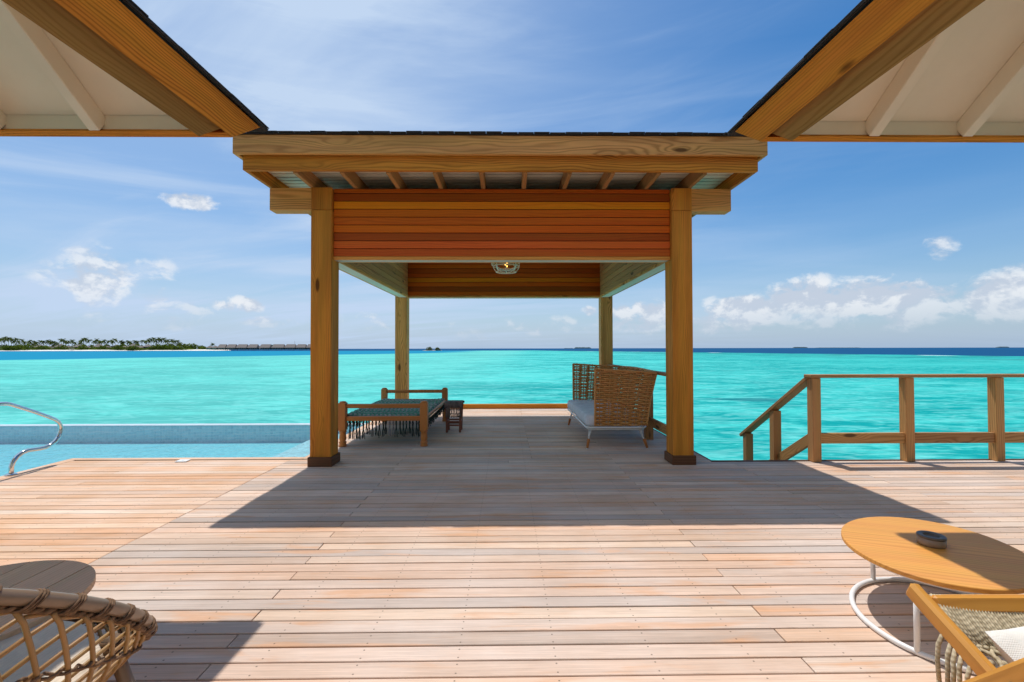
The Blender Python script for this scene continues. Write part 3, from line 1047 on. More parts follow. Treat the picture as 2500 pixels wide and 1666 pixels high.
# caged ceiling lamp
lamp = thing('ceiling_lamp', 'round caged glass ceiling lamp glowing under the pavilion ceiling', 'lamp', (0.0, 7.1, 2.82))
lamp.scale = (1.32, 1.32, 1.0)
q = MB()
q.lathe([(0.05, 0.162), (0.05, 0.004), (0.10, -0.001), (0.185, -0.006), (0.19, -0.05), (0.175, -0.115), (0.15, -0.15), (0.145, -0.155)], n=28)
q.build('base', M['cream_metal'], lamp)
for k in range(4):
    a = PI / 4 + k * PI / 2 + 0.15
    q = MB()
    cx, cy = 0.185 * math.cos(a), 0.185 * math.sin(a)
    q.tube([(cx + 0.035 * math.cos(t) * math.cos(a), cy + 0.035 * math.cos(t) * math.sin(a), -0.165 + 0.035 * math.sin(t)) for t in [2 * PI * i / 14 for i in range(14)]], 0.008, 6, closed=True)
    q.build('eyelet', M['cream_metal'], lamp)
q = MB()
q.lathe([(0.14, -0.156), (0.142, -0.20), (0.13, -0.26), (0.10, -0.295), (0.05, -0.31), (0.01, -0.312)], n=24)
q.build('glass', M['glass'], lamp)
q = MB()
for (rr, zz) in ((0.158, -0.175), (0.152, -0.235), (0.118, -0.325)):
    q.tube([(rr * math.cos(2 * PI * i / 28), rr * math.sin(2 * PI * i / 28), zz) for i in range(28)], 0.0065, 6, closed=True)
for k in range(8):
    a = 2 * PI * k / 8
    q.tube([(r_ * math.cos(a), r_ * math.sin(a), zz) for r_, zz in ((0.158, -0.16), (0.156, -0.20), (0.150, -0.26), (0.118, -0.325), (0.06, -0.336), (0.0, -0.338))], 0.0055, 6)
q.build('cage', M['cream_metal'], lamp)
q = MB()
q.ball((0, 0, -0.215), 0.035, 0.035, 0.05, 10, 8)
q.build('bulb', M['glass'], lamp)
q = MB()
q.tube([(0.012 * math.cos(t), 0.012 * math.sin(t), -0.185 - 0.008 * t) for t in [i * 0.9 for i in range(9)]], 0.007, 5)
q.build('filament', M['filament'], lamp)

# ---- railing between the right-hand pavilion posts
rail = thing('railing', 'short timber railing behind the wicker sofa between the pavilion posts', 'railing', (2.03, 7.1, 0))
for yy in (-0.60, 0.55):
    q = MB()
    q.box(-0.055, 0.055, yy - 0.055, yy + 0.055, 0.002, 0.945, 0.004)
    q.build('post', M['pine_rail'], rail)
q = MB()
q.box(-0.06, 0.06, -1.80, 1.795, 0.95, 0.985, 0.005)
q.build('handrail', M['pine_rail'], rail)
for ya, yb in ((-1.80, -0.657), (-0.543, 0.493), (0.607, 1.795)):
    q = MB()
    q.box(-0.02, 0.02, ya, yb, 0.205, 0.325, 0.004)
    q.build('lower_rail', M['pine_rail'], rail)

# ---- main deck railing with the stair rail going down to the sea
rail = thing('railing', 'long timber railing at the right deck edge with a sloping stair rail', 'railing', (3.53, 5.19, 0))
for xx in (0.0, 1.075, 2.115, 3.17):
    q = MB()
    q.box(xx - 0.049, xx + 0.049, -0.05, 0.05, 0.002, 0.955, 0.005)
    q.build('post', M['pine_rail'], rail)
q = MB()
q.box(-0.075, 3.4, -0.065, 0.065, 0.958, 0.993, 0.005)
q.build('handrail', M['pine_rail'], rail)
for xa, xb in ((0.051, 1.024), (1.126, 2.064), (2.166, 3.119)):
    q = MB()
    q.box(xa, xb, -0.03, 0.012, 0.207, 0.325, 0.004)
    q.build('lower_rail', M['pine_rail'], rail)
SL = 0.625
for yy in (0.75, 1.43):
    zt = 0.955 - SL * yy - 0.005
    q = MB()
    q.box(-0.055, 0.045, yy - 0.05, yy + 0.05, zt - 1.2, zt, 0.004, 2)
    q.build('stair_post', M['pine_rail'], rail)
q = MB()
q.bar((-0.01, 0.02, 0.965), (-0.01, 1.56, 0.965 - SL * 1.54), 0.11, 0.045, (0, 0, 1), 0.005)
q.build('stair_handrail', M['pine_rail'], rail)
q = MB()
q.bar((-0.0, 0.055, 0.25), (-0.0, 1.5, 0.25 - SL * 1.445), 0.04, 0.12, (0, 0, 1), 0.004)
q.build('stair_lower_rail', M['pine_rail'], rail)
stairs = thing('stairs', 'timber steps going down from the right deck edge to the sea', 'stairs', (2.95, 5.30, 0))
for k in range(7):
    q = MB()
    q.box(-0.5, 0.5, 0.02 + k * 0.28, 0.29 + k * 0.28, -0.215 - k * 0.175, -0.175 - k * 0.175, 0.004)
    q.build('tread', M['pine_rail'], stairs)
for xx in (-0.53, 0.53):
    q = MB()
    q.bar((xx, 0.02, -0.25), (xx, 2.1, -0.25 - 2.08 * SL), 0.05, 0.2, (0, 0, 1), 0.004)
    q.build('stringer', M['pine_rail'], stairs)

# ================================================================== VILLA ROOFS left and right


def villa(side, tip, label):
    """side=-1: roof going off to the left. built mirrored: local x runs away from the gap"""
    tx, ty, tz = tip
    v = thing('villa', label, 'house', (tx, ty, 0))
    S_ = side

    def X(p):                       # local point (a = inwards from the gap, c = towards the house, z)
        return (S_ * p[0], -p[1], p[2])

    zt = tz - 0.012
    Lx, Ly = 6.2, 6.4
    # fascia boards: tilted square to the roof pitch, mitred at the corner
    def tilt_board(in0, in1, d0, d1, th, name, mat, along, parent=v):
        """board whose face runs from (inset in0, drop d0) to (in1,d1); th thickness backwards"""
        q = MB()
        nx, nz = (d1 - d0), (in1 - in0)
        ln = math.hypot(nx, nz)
        bx_, bz_ = nx / ln * th, -nz / ln * th * -1
        prof = [(in0, -d0), (in1, -d1), (in1 + bx_, -d1 + bz_), (in0 + bx_, -d0 + bz_)]
        if along == 'y':
            a = [X((p[0], p[0], zt + p[1])) for p in prof]
            b_ = [X((p[0], Ly, zt + p[1])) for p in prof]
        else:
            a = [X((p[0], p[0], zt + p[1])) for p in prof]
            b_ = [X((Lx, p[0], zt + p[1])) for p in prof]
        vs = a + b_
        fs = [(0, 1, 5, 4), (1, 2, 6, 5), (2, 3, 7, 6), (3, 0, 4, 7), (3, 2, 1, 0), (4, 5, 6, 7)]
        if along == 'y':
            gs = [(p[1], s_, 0) for p, s_ in zip(vs, (0, ln, ln + th, ln + th * 2) * 2)]
        else:
            gs = [(p[0], s_, 0) for p, s_ in zip(vs, (0, ln, ln + th, ln + th * 2) * 2)]
        if (S_ > 0) ^ (along == 'y'):
            fs = [tuple(reversed(f)) for f in fs]
        q.add(vs, fs, gs)
        return q.build(name, mat, parent)
    for al in ('y', 'x'):
        tilt_board(0.030, 0.150, -0.004, 0.122, 0.030, 'fascia', M['pine'], al)
        tilt_board(0.172, 0.280, 0.060, 0.176, 0.03, 'sub_fascia', M['pine_shaded'] if al == 'y' else M['pine'], al)
    # roof covering: two hip planes
    sl = 0.70
    q = MB()
    rid = 3.2
    vs = [X((0.0, 0.0, zt)), X((Lx, 0.0, zt)), X((Lx, rid, zt + rid * sl)), X((rid, rid, zt + rid * sl)), X((0.0, Ly, zt)), X((rid, Ly, zt + rid * sl)), X((Lx, Ly, zt + rid * sl))]
    fs = [(0, 1, 2, 3), (0, 3, 5, 4), (3, 2, 6, 5)]
    up = [(p[0], p[1], p[2] + 0.008) for p in vs]
    n_ = len(vs)
    q.add(vs + up, fs + [tuple(n_ + i for i in reversed(f)) for f in fs] + [(0, n_, n_ + 1, 1), (0, 4, n_ + 4, n_)])
    roof_ = q.build('roof', M['shingle'], v)
    q = MB()
    for zz in (0.008, 0.013, 0.018):
        shingles(q, X((0, 0.0, zt + zz)), X((0, Ly, zt + zz)), (S_ * -0.016, 0, -0.010), w=0.21)
        shingles(q, X((0, 0.0, zt + zz)), X((Lx, 0, zt + zz)), (0, 0.016, -0.010), w=0.21)
    q.build('shingle_course', M['shingle'], roof_, kind='stuff')
    # white ceiling under the rafters' line, rafters and the white inner fascia
    off = 0.245
    q = MB()
    vs = [X((0.285, 0.285, zt + 0.285 * sl - off)), X((Lx, 0.285, zt + 0.285 * sl - off)), X((Lx, rid, zt + rid * sl - off)), X((rid, rid, zt + rid * sl - off)), X((0.285, Ly, zt + 0.285 * sl - off)), X((rid, Ly, zt + rid * sl - off))]
    q.add(vs, [(0, 3, 2, 1), (0, 4, 5, 3)])
    q.build('soffit', M['white_paint'], v)
    q = MB()
    q.bar(X((0.27, 0.272, zt - 0.068)), X((Lx, 0.272, zt - 0.068)), 0.02, 0.138, (0, 0, 1), 0.003)
    q.build('inner_fascia', M['white_paint'], v)
    k = 0
    xx = 0.90 if S_ < 0 else 0.80
    while xx < Lx - 0.2:
        q = MB()
        yend = min(rid, xx + 0.03)
        h_ = 0.115
        q.bar(X((xx, 0.285, zt + 0.285 * sl - off - h_ * 0.61)), X((xx, yend, zt + yend * sl - off - h_ * 0.61)), 0.068, h_, (0, 0, 1), 0.005)
        q.build('rafter', M['white_paint'], v)
        xx += 0.615
    # house body behind the eaves
    q = MB()
    a, b_ = X((1.3, 2.3, 0)), X((Lx, Ly, 0))
    x0, x1 = sorted((a[0], b_[0]))
    y0, y1 = sorted((a[1], b_[1]))
    q.box(x0, x1, y0, y1, 0.003, zt + 0.5, 0.01)
    q.build('wall', M['white_paint'], v)
    return v


left_villa = villa(-1, (-1.665, 3.165, 2.835), 'villa roof corner at the left with white soffit and double timber fascia')
villa(1, (1.605, 3.235, 2.852), 'villa roof corner at the right with white soffit and double timber fascia')
# unseen house wall behind the viewer, added to bounce warm light and block blue sky
q = MB()
q.box(-2.2 + 1.665, 2.2 + 1.665 + 0.0, -2.75 - 3.165, -2.45 - 3.165, 0.003, 4.6, 0.01)
q.build('rear_bounce_wall', M['white_paint'], left_villa)

# ================================================================== FURNITURE
# ---- rope bed
bed = thing('rope_bed', 'low wooden rope bed with dark green woven top and fringe', 'bed', (-1.64, 7.145, 0))
for sx in (-1, 1):
    for sy in (-1, 1):
        q = MB()
        x_, y_ = sx * 0.54, sy * 1.035
        q.box(x_ - 0.049, x_ + 0.049, y_ - 0.049, y_ + 0.049, 0.215, 0.58, 0.006)
        q.lathe([(0.046, 0.216), (0.052, 0.205), (0.050, 0.195), (0.040, 0.185), (0.043, 0.15), (0.047, 0.11), (0.043, 0.085), (0.037, 0.075), (0.046, 0.064), (0.050, 0.052), (0.046, 0.042), (0.043, 0.034), (0.050, 0.018), (0.052, 0.002)], x_, y_, 18)
        q.lathe([(0.044, 0.579), (0.046, 0.586), (0.038, 0.597), (0.012, 0.602)], x_, y_, 16)
        q.build('leg', M['bed_wood'], bed)
for sy in (-1, 1):
    for (z0, z1, nm) in ((0.508, 0.563, 'top_rail'), (0.338, 0.400, 'end_rail')):
        q = MB()
        q.box(-0.492, 0.492, sy * 1.035 - 0.024, sy * 1.035 + 0.024, z0, z1, 0.008)
        q.build(nm, M['bed_wood'], bed)
for sx in (-1, 1):
    q = MB()
    q.box(sx * 0.54 - 0.024, sx * 0.54 + 0.024, -0.987, 0.987, 0.338, 0.395, 0.008)
    q.build('side_rail', M['bed_wood'], bed)
qa, qb = MB(), MB()
y_ = -0.985
k = 0
brng = random.Random(4)
while y_ < 0.985:
    pale = (k % 5 == 3) or brng.random() < 0.12
    ph = brng.uniform(0, 6.28)
    for s_ in (0, PI):
        pts = []
        nseg = 52
        for i in range(nseg + 1):
            t = i / nseg
            xx = -0.555 + 1.11 * t
            a = 2 * PI * 9.5 * t + ph + s_
            zz = 0.402 + 0.010 * math.sin(a)
            yy = y_ + 0.013 * math.cos(a)
            if i == 0 or i == nseg:
                zz -= 0.05
                xx *= 1.01
            pts.append((xx, yy, zz - 0.018 * (1 - (2 * t - 1) ** 2)))
        seg = brng.random() < 0.3
        (qb if pale else qa).tube(pts, 0.0115, 5)
    y_ += 0.037
    k += 1
top = qa.build('rope_top', M['rope_green'], bed)
qb.build('pale_rope', M['rope_pale'], top)
q = MB()
# underlying web so the sea does not show through
q.box(-0.53, 0.53, -1.0, 1.0, 0.368, 0.378, 0.002)
q.build('webbing', M['rope_green'], top)
# fringe: knotted cords at the ends and sides


def tassel(q, x, y, z, L, r=0.004, knots=True, spread=0.012):
    nn = 4
    kz = z - L * 0.42
    for i in range(nn):
        a = 2 * PI * i / nn + brng.uniform(-.4, .4)
        sx, sy = math.cos(a) * spread, math.sin(a) * spread * 0.6
        q.tube([(x + sx * 0.3, y + sy * 0.3, z), (x + sx * 0.9, y + sy * 0.9, z - L * 0.22), (x + sx * 0.2, y + sy * 0.2, kz), (x + sx * 1.2, y + sy, kz - L * 0.25), (x + sx * brng.uniform(.6, 2.0), y + sy, z - L * brng.uniform(0.88, 1.0))], r, 4)
    if knots:
        q.ball((x, y, kz), r * 2.6, r * 2.6, r * 3.4, 6, 4)
        q.ball((x, y, z - L * 0.12), r * 2.6, r * 2.6, r * 3.2, 6, 4)


q = MB()
q2 = MB()
for i in range(22):
    xx = -0.47 + 0.94 * i / 21 + brng.uniform(-0.008, 0.008)
    tassel(q2 if i in (12, 13) else q, xx, -0.98, 0.345, brng.uniform(0.20, 0.25) if i > 4 else 0.27, 0.0042)
for i in range(26):
    yy = -0.93 + 1.86 * i / 25
    tassel(q, 0.575, yy, 0.345, brng.uniform(0.09, 0.13), 0.0038)
    tassel(q, -0.575, yy, 0.345, brng.uniform(0.14, 0.22), 0.0038)
q.build('fringe', M['rope_dark'], top, kind='stuff')
q2.build('pale_fringe', M['rope_pale'], top, kind='stuff')
q = MB()
q.tube([(0.57, -0.98, 0.265), (0.575, 0, 0.285), (0.57, 0.98, 0.30)], 0.006, 6)
q.build('tension_cord', M['rope_pale'], bed)

# ---- stool
st_ = thing('stool', 'small dark wood stool with a woven cord seat beside the rope bed', 'stool', (-0.82, 7.19, 0))
for sx in (-1, 1):
    for sy in (-1, 1):
        q = MB()
        q.bar((sx * 0.100, sy * 0.115, 0.002), (sx * 0.112, sy * 0.125, 0.445), 0.032, 0.032, (0, 1, 0), 0.005)
        q.build('leg', M['stool_wood'], st_)
for sy in (-1, 1):
    for zz in (0.10, 0.155):
        q = MB()
        q.box(-0.086, 0.086, sy * 0.117 - 0.010, sy * 0.117 + 0.010, zz, zz + 0.026, 0.004)
        q.build('stretcher', M['stool_wood'], st_)
    q = MB()
    q.box(-0.15, 0.15, sy * 0.128 - 0.013, sy * 0.128 + 0.013, 0.430, 0.464, 0.006)
    q.build('top_rail', M['stool_wood'], st_)
for sx in (-1, 1):
    q = MB()
    q.box(sx * 0.102 - 0.010, sx * 0.102 + 0.010, -0.099, 0.099, 0.155, 0.18, 0.004, 1)
    q.build('stretcher', M['stool_wood'], st_)
q = MB()
for i in range(19):
    xx = -0.125 + 0.25 * i / 18
    q.tube([(xx, -0.150, 0.385), (xx, -0.149, 0.43), (xx, -0.138, 0.466), (xx, -0.10, 0.470), (xx, 0.0, 0.458), (xx, 0.10, 0.470), (xx, 0.138, 0.466), (xx, 0.149, 0.43), (xx, 0.150, 0.385)], 0.0075, 6)
seat = q.build('seat', M['rope_grey'], st_)
q = MB()
for i in range(9):
    tassel(q, -0.10 + 0.2 * i / 8, -0.150, 0.39, 0.16, 0.0042, True, 0.010)
q.build('fringe', M['rope_grey'], seat, kind='stuff')

# ---- wicker sofa
sofa = thing('wicker_sofa', 'high-backed honey wicker sofa with white seat cushion and hairpin legs', 'sofa', (1.45, 6.78, 0))


def weave(q, fpos, U, V, nst, nrow, amp=0.013):
    """fpos(u,v,off)->point; u,v in 0..1; stakes upright, weavers across"""
    for s_ in range(nst):
        u = (s_ + 0.5) / nst
        q.tube([fpos(u, v / 8, 0.0) for v in range(9)], 0.008, 5)
    for r_ in range(nrow):
        v = (r_ + 0.5) / nrow
        nseg = nst * 8
        pts = []
        sgn = 1 if r_ % 2 else -1
        jv = brng.uniform(-0.10, 0.10) / nrow
        for i in range(nseg + 1):
            u = i / nseg
            w_ = math.cos(PI * (u * nst - 0.5))            # +-1 on the stakes
            off = amp * sgn * w_
            hh = V / nrow * (0.62 - 0.24 * abs(w_)) * 0.98
            vv = v + jv
            pts.append((fpos(u, vv + hh / V, off), fpos(u, vv - hh / V, off), fpos(u, vv, off + 0.006), fpos(u, vv, off - 0.006)))
        vs, gs, fs = [], [], []
        for i, (a, b_, c_, d_) in enumerate(pts):
            vs += [a, c_, b_, d_]
            gs += [(i * U / nseg, 0.008, 0), (i * U / nseg, 0, 0.004), (i * U / nseg, -0.008, 0), (i * U / nseg, 0, -0.004)]
        for i in range(nseg):
            for k_ in range(4):
                l = (k_ + 1) % 4
                fs.append((i * 4 + k_, i * 4 + l, i * 4 + 4 + l, i * 4 + 4 + k_))
        q.add(vs, fs, gs, True)


def lean(v):                   # outward flare of the back, local x
    return 0.355 + 0.13 * max(v, 0.0) ** 1.4


ZB, ZTT = 0.305, 1.035


def arm_pos(ysgn):
    def f(u, v, off):
        x0 = -0.315
        x1 = lean(v)
        top_ = ZTT - 0.0 - 0.05 * u
        return Vector((x0 + (x1 - x0) * u, ysgn * (0.945 + 0.02 * v) + off, ZB + (top_ - ZB) * v))
    return f


def back_pos(u, v, off):
    top_ = ZTT - 0.05 + 0.02 * math.sin(PI * u)
    y = -0.945 + 1.89 * u
    return Vector((lean(v) + off, y, ZB + (top_ - ZB) * v))


for ys in (-1, 1):
    q = MB()
    weave(q, arm_pos(ys), 0.75, 0.73, 6, 28)
    q.tube([arm_pos(ys)(i / 10, 1.0, 0) for i in range(11)], 0.011, 8)
    q.tube([arm_pos(ys)(0, i / 10, 0) for i in range(11)], 0.012, 8)
    for i in range(6):
        p = arm_pos(ys)((i + 0.5) / 6, 1.0, 0)
        q.tube([p + Vector((-0.008, 0, -0.02)), p + Vector((-0.008, -0.012, 0.0)), p + Vector((0.0, 0, 0.013)), p + Vector((0.008, 0.012, 0)), p + Vector((0.008, 0, -0.02))], 0.006, 5)
    q.build('side_panel', M['wicker'], sofa)
q = MB()
weave(q, back_pos, 1.89, 0.7, 15, 24)
q.tube([back_pos(i / 20, 1.0, 0) for i in range(21)], 0.012, 8)
for ys in (0, 1):
    q.tube([back_pos(ys, i / 10, 0) for i in range(11)], 0.012, 8)
for i in range(34):
    p = back_pos((i + 0.5) / 34, 1.0, 0)
    q.tube([p + Vector((0, -0.006, -0.018)), p + Vector((-0.012, -0.004, 0)), p + Vector((0, 0, 0.014)), p + Vector((0.012, 0.004, 0)), p + Vector((0, 0.006, -0.018))], 0.005, 5)
q.build('back_panel', M['wicker'], sofa)
# cushion: rounded slab
q = MB()
vs, fs = [], []
cx0, cx1, cy0, cy1, cz0, cz1 = -0.425, 0.335, -0.925, 0.925, 0.292, 0.435


def rrect(x0, x1, y0, y1, r, n=5):
    pts = []
    for (cx, cy, a0) in ((x1 - r, y0 + r, -PI / 2), (x1 - r, y1 - r, 0), (x0 + r, y1 - r, PI / 2), (x0 + r, y0 + r, PI)):
        for i in range(n + 1):
            a = a0 + PI / 2 * i / n
            pts.append((cx + r * math.cos(a), cy + r * math.sin(a)))
    return pts


prof = [(0.04, 0.0), (0.012, 0.008), (0.0, 0.03), (0.0, 0.10), (0.010, 0.128), (0.030, 0.140), (0.10, 0.147), (0.30, 0.152)]
for (ins, zz) in prof:
    vs += [(x_, y_, cz0 + zz) for x_, y_ in rrect(cx0 + ins, cx1 - ins, cy0 + ins, cy1 - ins, max(0.06 - ins * 0.15, 0.015))]
nr = len(vs) // len(prof)
for k in range(len(prof) - 1):
    for i in range(nr):
        j = (i + 1) % nr
        fs.append((k * nr + i, k * nr + j, k * nr + nr + j, k * nr + nr + i))
fs.append(tuple((len(prof) - 1) * nr + i for i in range(nr)))
fs.append(tuple(reversed(range(nr))))
q.add(vs, fs, None, True)
q.build('seat_cushion', M['cushion_white'], sofa)
q = MB()
q.tube([(x_, y_, 0.282) for x_, y_ in rrect(-0.42, 0.36, -0.945, 0.945, 0.10, 8)], 0.011, 8, closed=True)
q.tube([(x_, y_, 0.258) for x_, y_ in rrect(-0.40, 0.34, -0.925, 0.925, 0.09, 8)], 0.009, 8, closed=True)
for yy in (-0.6, -0.2, 0.2, 0.6):
    q.tube([(-0.40, yy, 0.262), (0.34, yy, 0.262)], 0.008, 6)
q.build('frame', M['white_metal'], sofa)
for sx in (-1, 1):
    for sy in (-1, 1):
        bx, by = (-0.405 if sx < 0 else 0.375), sy * 0.885
        tx = -0.35 if sx < 0 else 0.29
        ty = sy * 0.83
        q = MB()
        mid = (bx + (tx - bx) * 0.40, by + (ty - by) * 0.40, 0.11)
        q.tube([(tx, ty - 0.045, 0.258), (tx + (mid[0] - tx) * 0.5, ty - 0.03, 0.18), mid], 0.008, 7)
        q.tube([(tx, ty + 0.045, 0.258), (tx + (mid[0] - tx) * 0.5, ty + 0.03, 0.18), mid], 0.008, 7)
        leg = q.build('leg', M['white_metal'], sofa)
        q = MB()
        q.tube([(bx, by, 0.008), (bx + (mid[0] - bx) * 0.9, by + (mid[1] - by) * 0.9, 0.105), (mid[0], mid[1], 0.125)], [0.0145, 0.021, 0.017], 10)
        q.build('foot', M['bed_wood'], leg)
        q = MB()
        q.lathe([(0.012, 0.0015), (0.013, 0.009)], bx, by, 10)
        q.build('glide', M['plastic_white'], leg)

# ---- oval coffee table
tab = thing('coffee_table', 'oval golden teak coffee table on a white tube base', 'table', (2.09, 2.225, 0))
EA, EB, ANG = 0.437, 0.361, math.atan2(-0.697, -0.717)


def ell(a, b_, n=64):
    pts = []
    for i in range(n):
        t = 2 * PI * i / n
        x_, y_ = a * math.cos(t), b_ * math.sin(t)
        pts.append((x_ * math.cos(ANG) - y_ * math.sin(ANG), x_ * math.sin(ANG) + y_ * math.cos(ANG)))
    return pts


q = MB()
q.prism(ell(EA, EB), 0.302, 0.323, 0.003, (0.94, -0.34))
q.build('tabletop', M['teak_top'], tab)
q = MB()
q.prism(ell(EA - 0.02, EB - 0.02), 0.290, 0.3005, 0.002)
q.build('rim', M['white_metal'], tab)
q = MB()
ring = [(x_ - 0.025, y_ - 0.075, 0.0135) for x_, y_ in ell(0.405, 0.345)]
q.tube(ring, 0.012, 10, closed=True)
q.build('base_ring', M['white_metal'], tab)
for (lx, ly) in ((2.016 - 2.09, 2.519 - 2.225 - 0.01), (1.768 - 2.09, 1.935 - 2.225 + 0.005), (2.31 - 2.09, 1.92 - 2.225), (2.40 - 2.09, 2.26 - 2.225)):
    k = min(range(64), key=lambda i: (ring[i][0] - lx) ** 2 + (ring[i][1] - ly) ** 2)
    q = MB()
    q.tube([(ring[k][0], ring[k][1], 0.014), (ring[k][0], ring[k][1], 0.292)], 0.0115, 10)
    q.build('leg', M['white_metal'], tab)

# ---- ashtray
ash = thing('ashtray', 'round taupe ashtray with a dark rim on the oval table', 'ashtray', (2.105, 2.245, 0.3235), R(20))
ash.scale = (0.93, 0.93, 0.93)
q = MB()
q.lathe([(0.052, 0.0), (0.058, 0.003), (0.060, 0.010), (0.060, 0.040)], n=36)
q.build('body', M['ash_body'], ash)
q = MB()
q.lathe([(0.0605, 0.041), (0.0615, 0.044), (0.0615, 0.050), (0.058, 0.053), (0.036, 0.051), (0.034, 0.047), (0.032, 0.024), (0.012, 0.022)], n=36)
q.build('lid', M['ash_rim'], ash)

# ---- reclining macrame lounge chair, lower right
lc = thing('lounge_chair', 'orange teak lounge chair with knotted beige rope seat in the lower right corner', 'chair', (1.60, 1.10, 0))
AX = 1.294 - 1.60
WX = 0.66


def A_pt(t):          # along the seat rail, t in metres from its front end
    dy, dz_ = -0.906, -0.423
    return (1.455 - 1.10 + dy * t, 0.532 + dz_ * t)


for sx in (0, 1):
    x_ = AX + sx * WX
    q = MB()
    y0, z0 = A_pt(0)
    y1, z1 = A_pt(1.02)
    q.bar((x_, y0, z0), (x_, y1, z1), 0.034, 0.056, (0, 0, 1), 0.010)
    q.build('seat_rail', M['teak'], lc)
    q = MB()
    x2 = x_ + (-0.041 if sx == 0 else 0.041)
    q.bar((x2, 1.535 - 1.10, 0.012), (x2, 0.635 - 1.10, 1.005), 0.034, 0.072, (0, 0, 1), 0.010)
    q.build('back_rail', M['teak'], lc)
    q = MB()
    q.tube([(x2 - 0.020 * (1 if sx == 0 else -1), 0.01, 0.475), (x2 + 0.02, 0.01, 0.475)], 0.007, 8)
    q.build('bolt', M['ash_rim'], lc)
q = MB()
y_, z_ = A_pt(0.055)
q.bar((AX + 0.018, y_, z_ - 0.002), (AX + WX - 0.018, y_, z_ - 0.006), 0.050, 0.050, (0, 0.42, 0.9), 0.008)
q.build('front_bar', M['teak'], lc)
y_, z_ = A_pt(0.92)
q = MB()
q.bar((AX + 0.018, y_, z_ - 0.002), (AX + WX - 0.018, y_, z_ - 0.002), 0.046, 0.034, (0, 0.42, 0.9), 0.008)
q.build('rear_bar', M['teak'], lc)
q = MB()
q.bar((AX - 0.02, 0.74 - 1.10, 0.96), (AX + WX + 0.02, 0.74 - 1.10, 0.96), 0.046, 0.034, (0, 0.7, 0.7), 0.008)
q.build('top_bar', M['teak'], lc)


def seat_pt(u, t, off=0.0):
    y, z = A_pt(0.075 + t)
    sag = 0.045 * math.sin(PI * min(1, t / 0.85)) + 0.03 * math.sin(PI * u)
    return (AX + 0.022 + (WX - 0.044) * u, y, z - sag * 0.6 + off)


q = MB()
NC = 66
# straight cords off the front bar
for i in range(NC):
    u = (i + 0.5) / NC
    q.tube([seat_pt(u, -0.03, 0.016), seat_pt(u, 0.0, 0.016), seat_pt(u + 0.002, 0.05, 0.006), seat_pt(u + brng.uniform(-.003, .003), 0.105, 0.0)], 0.0047, 5)
# knotted bands
nb = 9
for rr in range(nb):
    t0 = 0.105 + rr * 0.082
    shift = 0.5 if rr % 2 else 0.0
    # knot line
    for i in range(NC // 2):
        u = (i + 0.5 + shift * 0.5) / (NC // 2)
        if u > 0.99:
            continue
        p = seat_pt(u, t0 + brng.uniform(-0.004, 0.004), 0.006)
        q.ball(p, 0.0085, 0.0075, 0.0065, 6, 4)
    # open square-knot net below it
    ng = NC // 4
    for i in range(ng):
        u0 = (i + 0.5 + shift) / ng
        if u0 > 0.985:
            continue
        w_ = 0.5 / ng
        for s_ in (-1, 1):
            pts = []
            for k in range(7):
                tt = k / 6
                pts.append(seat_pt(min(max(u0 + s_ * w_ * math.sin(PI * tt) * 0.9 + s_ * 0.004, 0.0), 1.0), t0 + 0.008 + 0.072 * tt, 0.006 + 0.012 * math.sin(PI * tt) * (1 if s_ > 0 else 0.5)))
            q.tube(pts, 0.0058, 5)
        for dx_ in (-0.15, 0.15):
            q.tube([seat_pt(min(max(u0 + w_ * dx_, 0), 1), t0, 0.0), seat_pt(min(max(u0 + w_ * dx_ * 1.4, 0), 1), t0 + 0.04, -0.003), seat_pt(min(max(u0 + w_ * dx_, 0), 1), t0 + 0.082, 0.0)], 0.0048, 5)
        q.ball(seat_pt(u0, t0 + 0.042, 0.006), 0.010, 0.010, 0.009, 6, 5)
net = q.build('rope_seat', M['rope_beige'], lc)
for i in range(13):
    q = MB()
    y_, z_ = A_pt(0.13 + 0.022 * i + brng.uniform(-0.006, 0.006))
    x_ = AX - 0.012
    L = brng.uniform(0.13, 0.19)
    d_ = brng.uniform(-0.015, 0.01)
    q.tube([(x_, y_, z_ - 0.02), (x_ - 0.012, y_ + d_ * 0.4, z_ - 0.05), (x_ - 0.014 + d_ * 0.3, y_ + d_, z_ - L * 0.6), (x_ - 0.012 + d_, y_ + d_ * 1.2, z_ - L)], 0.0058, 6)
    q.ball((x_ - 0.012 + d_, y_ + d_ * 1.2, z_ - L), 0.0078, 0.0078, 0.008, 6, 4)
    q.build('fringe_cord', M['rope_beige'], net)
# back sling
q = MB()
for i in range(36):
    u = (i + 0.5) / 36
    x_ = AX + 0.0 + WX * u
    q.tube([(x_, 0.76 - 1.10, 0.945), (x_, 0.80 - 1.10, 0.72), (x_, 0.80 - 1.10, 0.40), (x_, 0.70 - 1.10, 0.26)], 0.006, 5)
q.build('rope_back', M['rope_beige'], lc)

pm = Matrix.Translation((1.535, 1.085, 0.475)) @ Matrix.Rotation(R(8), 4, 'Z') @ Matrix.Rotation(R(34), 4, 'X')
q = MB()
q.pillow(Matrix.Rotation(R(6), 4, 'Z') @ Matrix.Rotation(R(28), 4, 'X'), 0.36, 0.28, 0.14, 18)
o = q.build('pillow', M['pillow_white'])
o.location = (1.512, 1.150, 0.450)
o['label'] = 'white linen pillow on the rope seat of the teak lounge chair'
o['category'] = 'pillow'
q = MB()
q.pillow(Matrix.Rotation(R(4), 4, 'Z') @ Matrix.Rotation(R(26), 4, 'X'), 0.46, 0.30, 0.07, 12)
o = q.build('seat_pad', M['brown_pad'])
o.location = (1.60, 1.06, 0.355)
o['label'] = 'brown pad under the white pillow on the teak lounge chair'
o['category'] = 'cushion'

